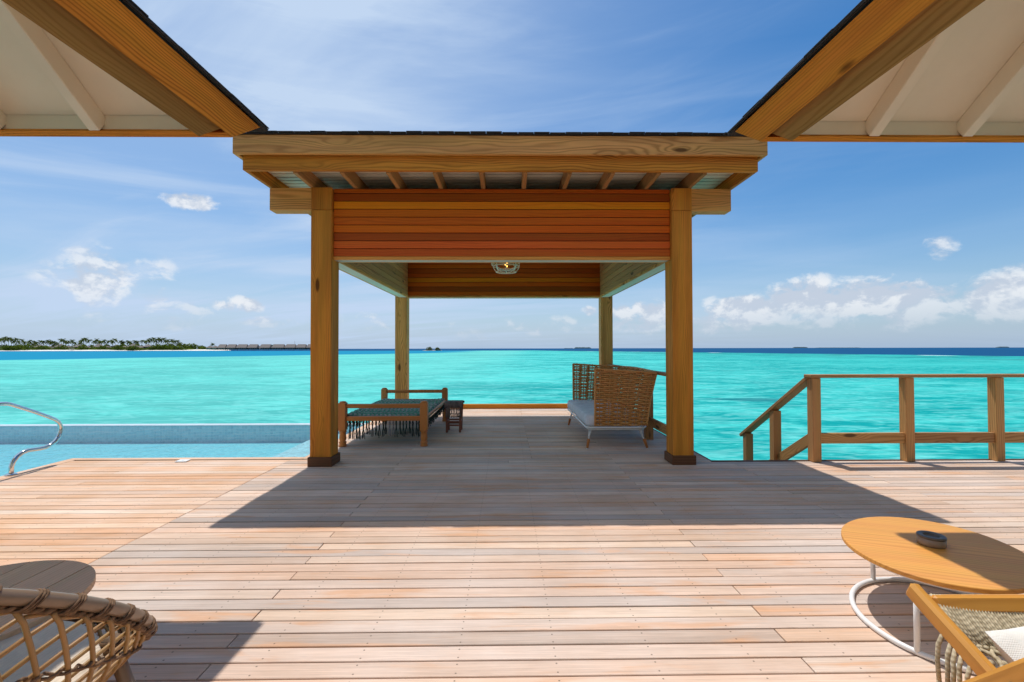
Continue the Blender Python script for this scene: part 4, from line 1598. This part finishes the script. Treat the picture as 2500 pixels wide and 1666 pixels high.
# ---- round cane armchair, lower left
ch = thing('cane_chair', 'round cane lattice armchair with taupe rim in the lower left corner', 'chair', (-1.5, 1.15, 0))
PHB = R(-70)


def rim(ph):
    d = (ph - PHB + PI) % (2 * PI) - PI
    z = max(0.385, 0.168 + 0.74 * math.cos(d / 2) ** 2)
    # soften the join to the low front
    zz = 0.168 + 0.74 * math.cos(d / 2) ** 2
    z = 0.385 + 0.5 * ((zz - 0.385) + math.sqrt((zz - 0.385) ** 2 + 0.0012))
    r = 0.488
    return Vector((r * math.cos(ph), r * math.sin(ph), z))


def low(ph):
    return Vector((0.335 * math.cos(ph), 0.335 * math.sin(ph), 0.315))


NR = 96
q = MB()
q.tube([rim(2 * PI * i / NR) for i in range(NR)], 0.0162, 14, closed=True)
rimo = q.build('rim', M['rim'], ch)
for i in range(40):
    q = MB()
    ph = 2 * PI * i / 40 + 0.03
    for k in (-1, 0, 1):
        a = rim(ph + 0.0125 * k)
        tdir = (rim(ph + 0.02) - rim(ph - 0.02)).normalized()
        e1 = tdir.cross(Vector((0, 0, 1))).normalized()
        e2 = e1.cross(tdir)
        pts = []
        for j in range(12):
            t = 2 * PI * j / 12
            pts.append(a + e1 * math.cos(t) * 0.0178 + e2 * (math.sin(t) * 0.0222 - 0.005) + tdir * 0.012 * math.sin(t))
        q.tube(pts, 0.0030, 5, closed=True)
    q.build('binding', M['binding'], rimo)
q = MB()
for s_ in (0, PI):
    pts = []
    for i in range(420):
        ph = 2 * PI * i / 420
        a = rim(ph)
        w_ = 2 * PI * 70 * i / 420 + s_
        pts.append(a + Vector((math.cos(ph) * (-0.004 + 0.0045 * math.cos(w_)), math.sin(ph) * (-0.004 + 0.0045 * math.cos(w_)), -0.0255 + 0.0045 * math.sin(w_))))
    q.tube(pts, 0.0058, 5, closed=True)
q.build('twisted_cord', M['binding'], rimo)


def shell(ph, t):
    """t=0 at the rim, 1 at the seat ring; slightly bellied"""
    a, b_ = rim(ph), low(ph)
    p = a.lerp(b_, t)
    p += Vector((math.cos(ph), math.sin(ph), 0)) * 0.035 * math.sin(PI * t)
    p.z -= 0.03 * (1 - t) * (t == 0)
    return p


q = MB()
for i in range(46):
    ph = 2 * PI * i / 46
    q.tube([shell(ph - R(4) + R(16) * t / 8 - 0.0, t / 8) for t in range(9)], 0.0058, 7)
q.build('upright_canes', M['cane'], ch)
q = MB()
for i in range(46):
    ph = 2 * PI * (i + 0.5) / 46
    q.tube([shell(ph - R(62) * t / 10, t / 10) * 1.0 + Vector((-math.cos(ph), -math.sin(ph), 0)) * 0.010 for t in range(11)], 0.0054, 7)
q.build('slanting_canes', M['cane'], ch)
q = MB()
for s_ in (0, PI):
    q.tube([shell(2 * PI * i / 228, 0.42) + Vector((math.cos(2 * PI * i / 228), math.sin(2 * PI * i / 228), 0)) * 0.010 * math.cos(38 * 2 * PI * i / 228 / 2 * 2 + s_) + Vector((0, 0, 0.006 * math.sin(38 * 2 * PI * i / 228 + s_))) for i in range(228)], 0.0040, 5, closed=True)
q.build('lattice_tie', M['binding'], ch)
q = MB()
q.tube([low(2 * PI * i / 60) for i in range(60)], 0.014, 8, closed=True)
for s_ in (0, PI):
    q.tube([low(2 * PI * i / 300) * 1.0 + Vector((math.cos(2 * PI * i / 300) * (0.010 + 0.012 * math.cos(50 * 2 * PI * i / 300 + s_)), math.sin(2 * PI * i / 300) * (0.010 + 0.012 * math.cos(50 * 2 * PI * i / 300 + s_)), 0.016 * math.sin(50 * 2 * PI * i / 300 + s_))) for i in range(300)], 0.0065, 5, closed=True)
q.build('seat_ring', M['cane'], ch)
for k in range(4):
    a = R(34) + k * PI / 2
    q = MB()
    q.tube([(0.395 * math.cos(a), 0.395 * math.sin(a), 0.455), (0.515 * math.cos(a), 0.515 * math.sin(a), 0.006)], [0.0195, 0.0175], 12)
    leg = q.build('leg', M['rim'], ch)
    q = MB()
    for j in range(4):
        z_ = 0.442 - 0.011 * j
        rr = 0.395 + 0.12 * (0.455 - z_) / 0.449
        q.tube([(rr * math.cos(a) + 0.0225 * math.cos(t), rr * math.sin(a) + 0.0225 * math.sin(t), z_) for t in [2 * PI * i / 12 for i in range(12)]], 0.005, 5, closed=True)
    q.build('binding', M['binding'], leg)
# round seat cushion
q = MB()
q.lathe([(0.02, 0.322), (0.33, 0.324), (0.365, 0.335), (0.380, 0.36), (0.380, 0.395), (0.368, 0.418), (0.335, 0.430), (0.20, 0.436), (0.01, 0.438)], n=48)
q.build('seat_cushion', M['cushion_taupe'], ch)
q = MB()
q.tube([(0.379 * math.cos(2 * PI * i / 60), 0.379 * math.sin(2 * PI * i / 60), 0.378) for i in range(60)], 0.005, 6, closed=True)
q.build('piping', M['cushion_taupe'], ch)
q = MB()
q.pillow(Matrix.Rotation(R(20), 4, 'Z') @ Matrix.Rotation(R(-38), 4, 'X'), 0.36, 0.30, 0.13, 14)
o = q.build('pillow', M['pillow_mint'])
o.location = (-1.375, 1.02, 0.50)
o['label'] = 'mint green pillow on the seat of the cane armchair'
o['category'] = 'pillow'

# ---- round slatted side table behind the cane chair
sd = thing('side_table', 'round greyed wood slatted side table behind the cane armchair', 'table', (-1.815, 1.53, 0))
TR = 0.345
xg = [-0.355, -0.222, -0.090, 0.040, 0.175, 0.3465]
for xa, xb in zip(xg[:-1], xg[1:]):
    xa, xb = xa + 0.0022, xb - 0.0022
    xa_, xb_ = max(xa, -TR + 0.001), min(xb, TR - 0.001)
    n_ = 10
    pts = []
    for i in range(n_ + 1):
        x_ = xa_ + (xb_ - xa_) * i / n_
        pts.append((x_, -math.sqrt(max(TR * TR - x_ * x_, 1e-6))))
    for i in range(n_ + 1):
        x_ = xb_ - (xb_ - xa_) * i / n_
        pts.append((x_, math.sqrt(max(TR * TR - x_ * x_, 1e-6))))
    q = MB()
    q.prism(pts, 0.425, 0.450, 0.002, (0, 1))
    q.build('slat', M['grey_teak'], sd)
q = MB()
for s_ in (-1, 1):
    q.box(-0.27, 0.27, s_ * 0.13 - 0.02, s_ * 0.13 + 0.02, 0.395, 0.4235, 0.003)
q.build('batten', M['teak'], sd)
for k in range(4):
    a = R(60) + k * PI / 2
    q = MB()
    q.bar((0.17 * math.cos(a), 0.17 * math.sin(a), 0.423), (0.24 * math.cos(a), 0.24 * math.sin(a), 0.003), 0.03, 0.055, (math.cos(a + 1.57), math.sin(a + 1.57), 0), 0.006)
    q.build('leg', M['teak'], sd)

# ---- stainless pool handrail
hr = thing('pool_handrail', 'curved polished steel pool handrail at the left deck edge', 'handrail', (-5.12, 4.79, 0))
pts = [(4.79, 0.004), (4.79, 0.05), (4.792, 0.09), (4.808, 0.135), (4.845, 0.178), (4.895, 0.207), (4.95, 0.218), (5.01, 0.214), (5.07, 0.209), (5.13, 0.210), (5.19, 0.224), (5.245, 0.252), (5.285, 0.298), (5.308, 0.365), (5.305, 0.42), (5.282, 0.465), (5.235, 0.505), (5.17, 0.540), (5.007, 0.622), (4.86, 0.690), (4.78, 0.727), (4.735, 0.742), (4.68, 0.748), (4.60, 0.735), (4.50, 0.66), (4.44, 0.54), (4.41, 0.35), (4.40, 0.004)]
q = MB()
q.tube([(0, y_ - 4.79, z_) for y_, z_ in pts], 0.0215, 14)
q.build('tube', M['steel'], hr)
for yy in (4.79, 4.40):
    q = MB()
    q.lathe([(0.048, 0.002), (0.048, 0.010), (0.036, 0.018), (0.024, 0.021)], 0, yy - 4.79, 20)
    q.build('flange', M['steel'], hr)

# ---- white skimmer lid
sk = thing('skimmer_lid', 'small white plastic lid lying on the deck by the pool edge', 'lid', (-3.745, 5.335, 0.0025), R(2))
q = MB()
q.prism([(-0.06, -0.048), (0.06, -0.048), (0.06, 0.048), (-0.06, 0.048)], 0, 0.010, 0.003)
q.build('plate', M['plastic_white'], sk)
q = MB()
q.lathe([(0.016, 0.0102), (0.016, 0.013), (0.010, 0.014)], 0, 0, 14)
q.build('knob', M['plastic_white'], sk)

# ================================================================== ISLAND
irng = random.Random(11)
ID = 755.0
K = ID / 1111.0


def ix(px):
    return (px - 1236.0) * K


# sand bank
b = MB()
nI = 90
rows = []
for (yo, zo) in ((-6.0, -0.4), (0.0, 0.0), (4.0, 0.9), (14.0, 1.9), (60.0, 2.3), (110.0, 1.2), (120, -0.4)):
    rows.append((yo, zo))
vs, fs = [], []
xa, xb = ix(-120), ix(540)
for j, (yo, zo) in enumerate(rows):
    for i in range(nI + 1):
        t = i / nI
        x_ = xa + (xb - xa) * t
        tap = min(1.0, (1 - t) * 9.0)
        yw = 6 * math.sin(t * 11) + 3 * math.sin(t * 31)
        z_ = SEA_Z + (zo if zo < 0 else zo * tap ** 0.7 - 0.25 * (1 - tap))
        vs.append((x_, ID + (yo * (tap if yo > 0 else 1)) + yw * (yo <= 14) + (1 - tap) * 20, z_))
for j in range(len(rows) - 1):
    for i in range(nI):
        a = j * (nI + 1) + i
        fs.append((a, a + 1, a + nI + 2, a + nI + 1))
b.add(vs, fs, None, True)
b.build('island', M['sand'], kind='structure')


def leaf_clump(q, c, rx, ry, rz, n, s):
    for _ in range(n):
        a, z_ = irng.uniform(0, 2 * PI), irng.uniform(-0.15, 1.0)
        rr = math.sqrt(max(0, 1 - z_ * z_)) * irng.uniform(0.75, 1.08)
        p = Vector((c[0] + rx * rr * math.cos(a), c[1] + ry * rr * math.sin(a), c[2] + rz * z_ * irng.uniform(0.85, 1.1)))
        n1 = Vector((irng.gauss(0, 1), irng.gauss(0, 1), irng.gauss(0, 0.7))).normalized()
        n2 = n1.cross(Vector((irng.gauss(0, 1), irng.gauss(0, 1), irng.gauss(0, 1)))).normalized()
        w_ = s * irng.uniform(0.6, 1.3)
        q.add([p - n1 * w_, p + n2 * w_ * 0.6, p + n1 * w_, p - n2 * w_ * 0.6], [(0, 1, 2, 3)])


# scrub along the shore: one mass
q = MB()
x_ = ix(-110)
while x_ < ix(452):
    pxx = x_ / K + 1236
    hgt_ = irng.uniform(3.2, 5.6)
    if 18 < pxx < 62:
        hgt_ = irng.uniform(7, 11)
    if pxx > 425:
        hgt_ *= 0.7
    leaf_clump(q, (x_, ID + 16 + irng.uniform(-2, 4), SEA_Z + 1.4), irng.uniform(4, 7), 5, hgt_, 110, 1.0)
    leaf_clump(q, (x_ + 2, ID + 54 + irng.uniform(-6, 6), SEA_Z + 1.8), irng.uniform(5, 8), 6, irng.uniform(6.0, 11.0) * (0.6 if pxx > 440 else 1), 170, 1.3)
    if min(abs(pxx + 0.0 - hp) for hp in (97, 146, 192, 240, 281, 320, 12, 30, 372, 395, 420)) < 8:
        leaf_clump(q, (x_, ID + 15, SEA_Z + 1.4), 5.5, 5, irng.uniform(6.5, 9.0), 150, 1.1)
    x_ += irng.uniform(4.0, 6.5)
o = q.build('shore_scrub', M['scrub'])
o['kind'] = 'stuff'
o['label'] = 'green scrub lining the beach of the far island'


# palms: three shapes, copied
def palm_meshes(h, seed):
    r_ = random.Random(seed)
    bend = r_.uniform(-0.10, 0.10) * h
    tr_ = MB()
    pts = [(bend * (i / 5) ** 1.6, r_.uniform(-.1, .1), h * i / 5) for i in range(6)]
    tr_.tube(pts, [0.34 - 0.028 * i for i in range(6)], 6)
    cr = MB()
    top_ = Vector(pts[-1])
    for k in range(24):
        a = 2 * PI * k / 24 * 2.618 + r_.uniform(-0.2, 0.2)
        el_ = r_.uniform(-0.75, 1.15)
        L = r_.uniform(4.2, 6.0)
        d = Vector((math.cos(a), math.sin(a), 0))
        sd_ = Vector((-math.sin(a), math.cos(a), 0))
        prev = None
        for i in range(7):
            t = i / 6
            p = top_ + d * (L * t * math.cos(el_ * (1 - t * 0.4))) + Vector((0, 0, L * (math.sin(el_) * t - 0.62 * t ** 2.2)))
            w_ = 1.05 * math.sin(PI * min(0.96, 0.12 + t * 0.86)) ** 0.7
            cur = (p, p + sd_ * w_ + Vector((0, 0, -w_ * 0.55)), p - sd_ * w_ + Vector((0, 0, -w_ * 0.55)))
            if prev:
                tip1 = prev[1].lerp(cur[1], 0.85)
                tip2 = prev[2].lerp(cur[2], 0.85)
                cr.add([prev[0], cur[0], tip1], [(0, 1, 2)])
                cr.add([prev[0], tip2, cur[0]], [(0, 1, 2)])
                mid = prev[0].lerp(cur[0], 0.5)
                cr.add([prev[0], mid, prev[1]], [(0, 1, 2)])
                cr.add([prev[0], prev[2], mid], [(0, 1, 2)])
            prev = cur
    return tr_.mesh('trunk', M['trunk']), cr.mesh('crown', M['frond'])


PALM = [palm_meshes(h, s) for h, s in ((15.0, 1), (17.5, 2), (12.5, 3), (14.0, 4))]


def palm(px, ytop, dist_off, lab, grp):
    d_ = ID + dist_off
    k = d_ / 1111.0
    x_ = (px - 1236) * k
    yh = 853.4 - px * 0.002
    ztop = 1.3 + (yh - ytop) * k
    tm, cm = PALM[irng.randrange(4)]
    h0 = max(v.co.z for v in tm.vertices)
    base = SEA_Z + 1.5
    sc = (ztop - base - 1.2) / h0
    t = thing('palm_tree', lab, 'palm tree', (x_, d_, base), irng.uniform(0, 6.28), grp)
    s_ = 0.9 + 0.1 * sc
    a = link('trunk', tm, t)
    a.scale = (1, 1, sc)
    c_ = link('crown', cm, t)
    zc = h0
    c_.location = (0, 0, zc * sc - zc * s_)
    c_.scale = (s_, s_, s_)
    return t


PALMS_A = [(1, 829), (8, 834), (15, 828), (21, 826), (27, 823), (33, 829), (38, 825), (44, 826), (50, 831), (57, 826), (63, 833), (70, 829), (76, 834)]
PALMS_B = [(89, 831), (94, 838), (100, 833), (105, 836), (115, 832), (122, 833), (129, 830), (134, 832), (141, 834), (146, 833), (153, 835), (163, 829), (169, 828), (175, 832), (181, 833), (188, 830), (193, 835)]
PALMS_C = [(206, 836), (211, 831), (217, 827), (222, 826), (229, 830), (240, 832), (246, 828), (252, 833), (259, 832), (266, 830), (276, 832), (285, 831), (292, 828), (304, 831), (310, 834), (322, 832), (327, 834), (338, 832), (346, 833), (354, 831)]
PALMS_D = [(364, 832), (371, 829), (378, 827), (383, 825), (390, 829), (396, 825), (401, 828), (406, 826), (414, 830), (419, 829), (426, 829), (433, 832), (438, 831), (445, 837), (450, 839)]
NTH = ['first', 'second', 'third', 'fourth', 'fifth', 'sixth', 'seventh', 'eighth', 'ninth', 'tenth', 'eleventh', 'twelfth', 'thirteenth',
       'fourteenth', 'fifteenth', 'sixteenth', 'seventeenth', 'eighteenth', 'nineteenth', 'twentieth']
for lst, lab in ((PALMS_A, 'in the left grove of the far island'),
                 (PALMS_B, 'behind the three pointed island huts'),
                 (PALMS_C, 'behind the four glazed island huts'),
                 (PALMS_D, 'in the right-tip grove of the island')):
    for k, (px, yt) in enumerate(sorted(lst)):
        palm(px, yt, irng.uniform(22, 60), '%s coconut palm from the left %s' % (NTH[k], lab), 'coconut palms ' + lab)
palm(526.5, 838, 130, 'lone palm rising behind the two small pavilions at the jetty', None)
palm(669.5, 842, 130, 'lone palm rising between the overwater villas near the mast', None)


def hip_roof(q, x0, x1, y0, y1, z0, z1, rl):
    cx, cy = (x0 + x1) / 2, (y0 + y1) / 2
    q.add([(x0, y0, z0), (x1, y0, z0), (x1, y1, z0), (x0, y1, z0), (cx - rl, cy, z1), (cx + rl, cy, z1)],
          [(3, 2, 1, 0), (0, 1, 5, 4), (2, 3, 4, 5), (1, 2, 5), (3, 0, 4)])


ORD = ['first', 'second', 'third', 'fourth', 'fifth', 'sixth', 'seventh', 'eighth', 'ninth']
for k, px in enumerate((73, 122, 168, 217, 261, 301, 338)):
    glazed = k >= 3
    t = thing('beach_hut', ('grey thatched beach hut with pointed roof, %s from the left on the far island' if not glazed else 'grey thatched beach hut with dark glazing, %s from the left on the far island') % ORD[k], 'hut', (ix(px), ID + 28, SEA_Z + 1.6), 0, 'thatched huts along the island beach')
    w_ = 6.5
    zr = 5.2
    q = MB()
    q.box(-w_ * 0.72, w_ * 0.72, -4, 4, 0, zr, 0.05, 0)
    q.build('wall', M['hut_wall'], t)
    q = MB()
    hip_roof(q, -w_, w_, -6.5, 6.5, zr, zr + 4.0 + 1.4 * (k % 2), 0.5)
    q.build('roof', M['thatch'], t)
    q = MB()
    hip_roof(q, w_ * 0.8, w_ + 7.5, 0, 9, zr - 1.4, zr + 1.6, 2.2)
    q.build('wing_roof', M['thatch'], t)
    q = MB()
    q.box(w_ * 0.9, w_ + 6.5, 1.4, 8, 0, zr - 1.45, 0.05, 0)
    q.build('wing_wall', M['hut_wall'], t)
    for xx in ((-2.6, 2.6) if not glazed else (-3.0, 0.0, 3.0)):
        q = MB()
        q.box(xx - 1.25, xx + 1.25, -4.08, -4.004, zr - (2.2 if not glazed else 3.2), zr - 0.3, 0.01, 0)
        q.build('window', M['hut_glass'], t)

# boat and beach tent
bt = thing('motor_boat', 'small white covered motor boat off the island beach', 'boat', (ix(40), ID - 30, SEA_Z), R(4))
q = MB()
prof = [(-6.6, 0.5), (-6.2, 1.05), (-2, 1.15), (3, 1.1), (5.8, 0.7), (7.0, 0.06)]
vs = []
for x_, w_ in prof:
    vs += [(x_, -w_, 1.15), (x_, -w_ * 0.75, -0.3), (x_, w_ * 0.75, -0.3), (x_, w_, 1.15)]
fs = []
for i in range(len(prof) - 1):
    for k in range(4):
        l = (k + 1) % 4
        fs.append((i * 4 + k, i * 4 + l, i * 4 + 4 + l, i * 4 + 4 + k))
fs += [(3, 2, 1, 0), tuple(20 + i for i in range(4))]
q.add(vs, fs)
q.build('hull', M['hull'], bt)
q = MB()
q.box(-6.0, 5.0, -1.4, 1.4, 3.05, 3.3, 0.05, 0)
for xx in (-5.6, -2.4, 0.8, 4.2):
    for s_ in (-1, 1):
        q.box(xx - 0.1, xx + 0.1, s_ * 1.25 - 0.08, s_ * 1.25 + 0.08, 1.15, 3.06, 0.02)
q.build('canopy', M['white_metal'], bt)
q = MB()
q.box(-5.4, 3.9, -1.0, 1.0, 1.16, 2.3, 0.05, 0)
q.build('cabin', M['white_metal'], bt)
for xx in (0.2, 2.2):
    q = MB()
    q.box(xx - 0.8, xx + 0.8, -1.04, -1.003, 1.5, 2.2, 0.01, 0)
    q.build('window', M['hut_glass'], bt)
tn = thing('beach_tent', 'pale square canopy on the sand below the third hut', 'canopy', (ix(181), ID + 5, SEA_Z + 0.7))
q = MB()
q.box(-3.2, 3.2, -2, 2, 2.0, 2.7, 0.1, 0)
q.build('roof', M['white_paint'], tn)
for sx in (-1, 1):
    for sy in (-1, 1):
        q = MB()
        q.box(sx * 3.0 - 0.12, sx * 3.0 + 0.12, sy * 1.85 - 0.12, sy * 1.85 + 0.12, -0.3, 2.01, 0.02)
        q.build('post', M['white_metal'], tn)
q = MB()
q.box(-2.8, 2.8, 1.5, 1.7, -0.2, 1.95, 0.02, 0)
q.build('back_panel', M['white_paint'], tn)

# overwater villas on stilts
VD = 800.0
KV = VD / 1111.0
vx = lambda p: (p - 1236) * KV


def stilts(q, x0, x1, y0, y1, z, n):
    for i in range(n):
        xx = x0 + (x1 - x0) * (i + 0.5) / n
        for yy in (y0 + 0.6, y1 - 0.6):
            q.tube([(xx, yy, z), (xx, yy, -1.0)], 0.3, 6)


VL = [(540, 560), (561, 584), (585, 611), (612, 636), (640, 667), (670, 700), (701, 727), (728, 752), (753, 776)]
for k, (a, b_) in enumerate(VL):
    xa, xb = vx(a), vx(b_)
    xc = (xa + xb) / 2
    hw = (xb - xa) / 2 * 0.99
    t = thing('overwater_villa', 'brown roofed overwater villa, %s from the left in the long row' % ORD[k], 'house', (xc, VD, SEA_Z), 0, 'overwater villas in a row')
    q = MB()
    q.box(-hw * 0.85, hw * 0.9, -4.5, 5, 2.2, 5.6, 0.05, 0)
    q.build('wall', M['villa_wall'], t)
    q = MB()
    z0, z1 = 5.0, 11.0
    q.add([(-hw, -6.5, z0), (hw, -6.5, z0), (hw, 6.5, z0), (-hw, 6.5, z0), (-hw * 0.86, 1.0, z1), (hw * 0.80, 1.0, z1)],
          [(3, 2, 1, 0), (0, 1, 5, 4), (2, 3, 4, 5), (1, 2, 5), (3, 0, 4)])
    q.build('roof', M['thatch'], t)
    q = MB()
    q.box(-hw * 0.9, hw * 0.95, -6.8, 5.4, 1.75, 2.18, 0.03, 0)
    q.build('platform', M['hut_wall'], t)
    q = MB()
    stilts(q, -hw * 0.85, hw * 0.9, -6.5, 5, 1.76, 4)
    q.build('stilts', M['hut_wall'], t, kind='stuff')
    for j in range(4):
        xx = -hw * 0.62 + j * hw * 0.42
        q = MB()
        q.box(xx - 0.9, xx + 0.9, -4.58, -4.504, 2.8, 4.9, 0.01, 0)
        q.build('window', M['hut_glass'], t)
for k, px in enumerate((519, 532)):
    t = thing('jetty_pavilion', ['left of the two small pyramid-roofed pavilions at the jetty end', 'right of the two small pyramid-roofed pavilions at the jetty end'][k], 'pavilion', (vx(px), VD, SEA_Z), 0, 'small pavilions at the jetty end')
    q = MB()
    hip_roof(q, -5.2, 5.2, -5, 5, 5.0, 8.8, 0.2)
    q.build('roof', M['thatch'], t)
    q = MB()
    q.box(-4.0, 4.0, -4, 4, 1.8, 5.02, 0.05, 0)
    q.build('wall', M['villa_wall'], t)
    q = MB()
    stilts(q, -4, 4, -4, 4, 1.85, 3)
    q.build('stilts', M['hut_wall'], t, kind='stuff')
jt_ = thing('jetty', 'long low dark jetty leading from the sand spit to the overwater villas', 'jetty', (vx(497), VD, SEA_Z))
q = MB()
q.box(vx(470) - vx(497), vx(514) - vx(497), -1.5, 1.5, 1.5, 2.1, 0.05, 0)
q.build('walkway', M['hut_wall'], jt_)
q = MB()
stilts(q, vx(470) - vx(497), vx(514) - vx(497), -1.8, 1.8, 1.55, 12)
q.build('piles', M['hut_wall'], jt_, kind='stuff')
ms_ = thing('mast', 'thin radio mast above the overwater villas', 'mast', (vx(703.5), VD + 30, SEA_Z))
q = MB()
q.tube([(0, 0, -1), (0, 0, 17.5)], 0.22, 6)
q.lathe([(0.5, 1.6), (0.4, 2.4), (0.25, 2.6)], 0, 0, 8)
q.build('pole', M['hut_wall'], ms_)

# islet with two bushes
LD = 610.0
KL = LD / 1111.0
lx = lambda p: (p - 1236) * KL
b = MB()
vs, fs = [], []
n_ = 36
for j, (f_, z_) in enumerate(((1.0, -0.5), (0.85, 0.25), (0.55, 0.7), (0.2, 0.9))):
    for i in range(n_):
        a = 2 * PI * i / n_
        rr = f_ * (1 + 0.15 * math.sin(3 * a + 1) + 0.08 * math.sin(7 * a))
        vs.append((rr * 13.5 * math.cos(a), rr * 5 * math.sin(a), z_ + 0.2 * irng.random() * (z_ > 0)))
for j in range(3):
    for i in range(n_):
        k = (i + 1) % n_
        fs.append((j * n_ + i, j * n_ + k, j * n_ + n_ + k, j * n_ + n_ + i))
fs.append(tuple(3 * n_ + i for i in range(n_)))
b.add(vs, fs)
o = b.build('islet', M['rock'], kind='structure')
o.location = (lx(1053), LD, SEA_Z)
for (px, hh, ww, lab) in ((1048, 4.4, 5.6, 'left of the two olive bushes on the tiny rock islet'), (1067, 4.1, 5.0, 'right of the two olive bushes on the tiny rock islet')):
    t = thing('bush', lab, 'bush', (lx(px), LD, SEA_Z + 0.5), 0, 'bushes on the islet')
    q = MB()
    for _ in range(5):
        leaf_clump(q, (irng.uniform(-ww * .4, ww * .4), irng.uniform(-2, 2), 0.2), ww * 0.6, 3, hh * irng.uniform(.75, 1.0), 110, 0.5)
    q.build('crown', M['islet_scrub'], t)
    q = MB()
    for _ in range(4):
        xx = irng.uniform(-ww * .35, ww * .35)
        q.tube([(xx, 0, -0.3), (xx * 1.2, 0, hh * 0.6)], 0.12, 5)
    q.build('trunk', M['trunk'], t)

# far islands on the horizon
for (p0, p1, ph_, dist) in ((1400, 1445, 3.2, 5200), (1376, 1400, 0.9, 8000), (1939, 1977, 2.6, 6500), (1990, 2115, 0.9, 9000), (2448, 2478, 2.4, 6800)):
    k = dist / 1111.0
    x0, x1 = (p0 - 1236) * k, (p1 - 1236) * k
    hh = ph_ * k + 1.5
    n_ = 60
    b = MB()
    vs, fs = [], []
    for i in range(n_ + 1):
        t = i / n_
        x_ = x0 + (x1 - x0) * t
        e_ = min(1.0, min(t, 1 - t) * 9)
        z_ = SEA_Z + hh * e_ * irng.uniform(0.72, 1.05)
        vs += [(x_, dist - 30, SEA_Z - 0.5), (x_, dist - 22, z_ * 0.8), (x_, dist, z_), (x_, dist + 40, SEA_Z - 0.5)]
    for i in range(n_):
        for r_ in range(3):
            fs.append((i * 4 + r_, i * 4 + 4 + r_, i * 4 + 5 + r_, i * 4 + 1 + r_))
    b.add(vs, fs)
    b.build('far_island', M['far_green'], kind='structure')
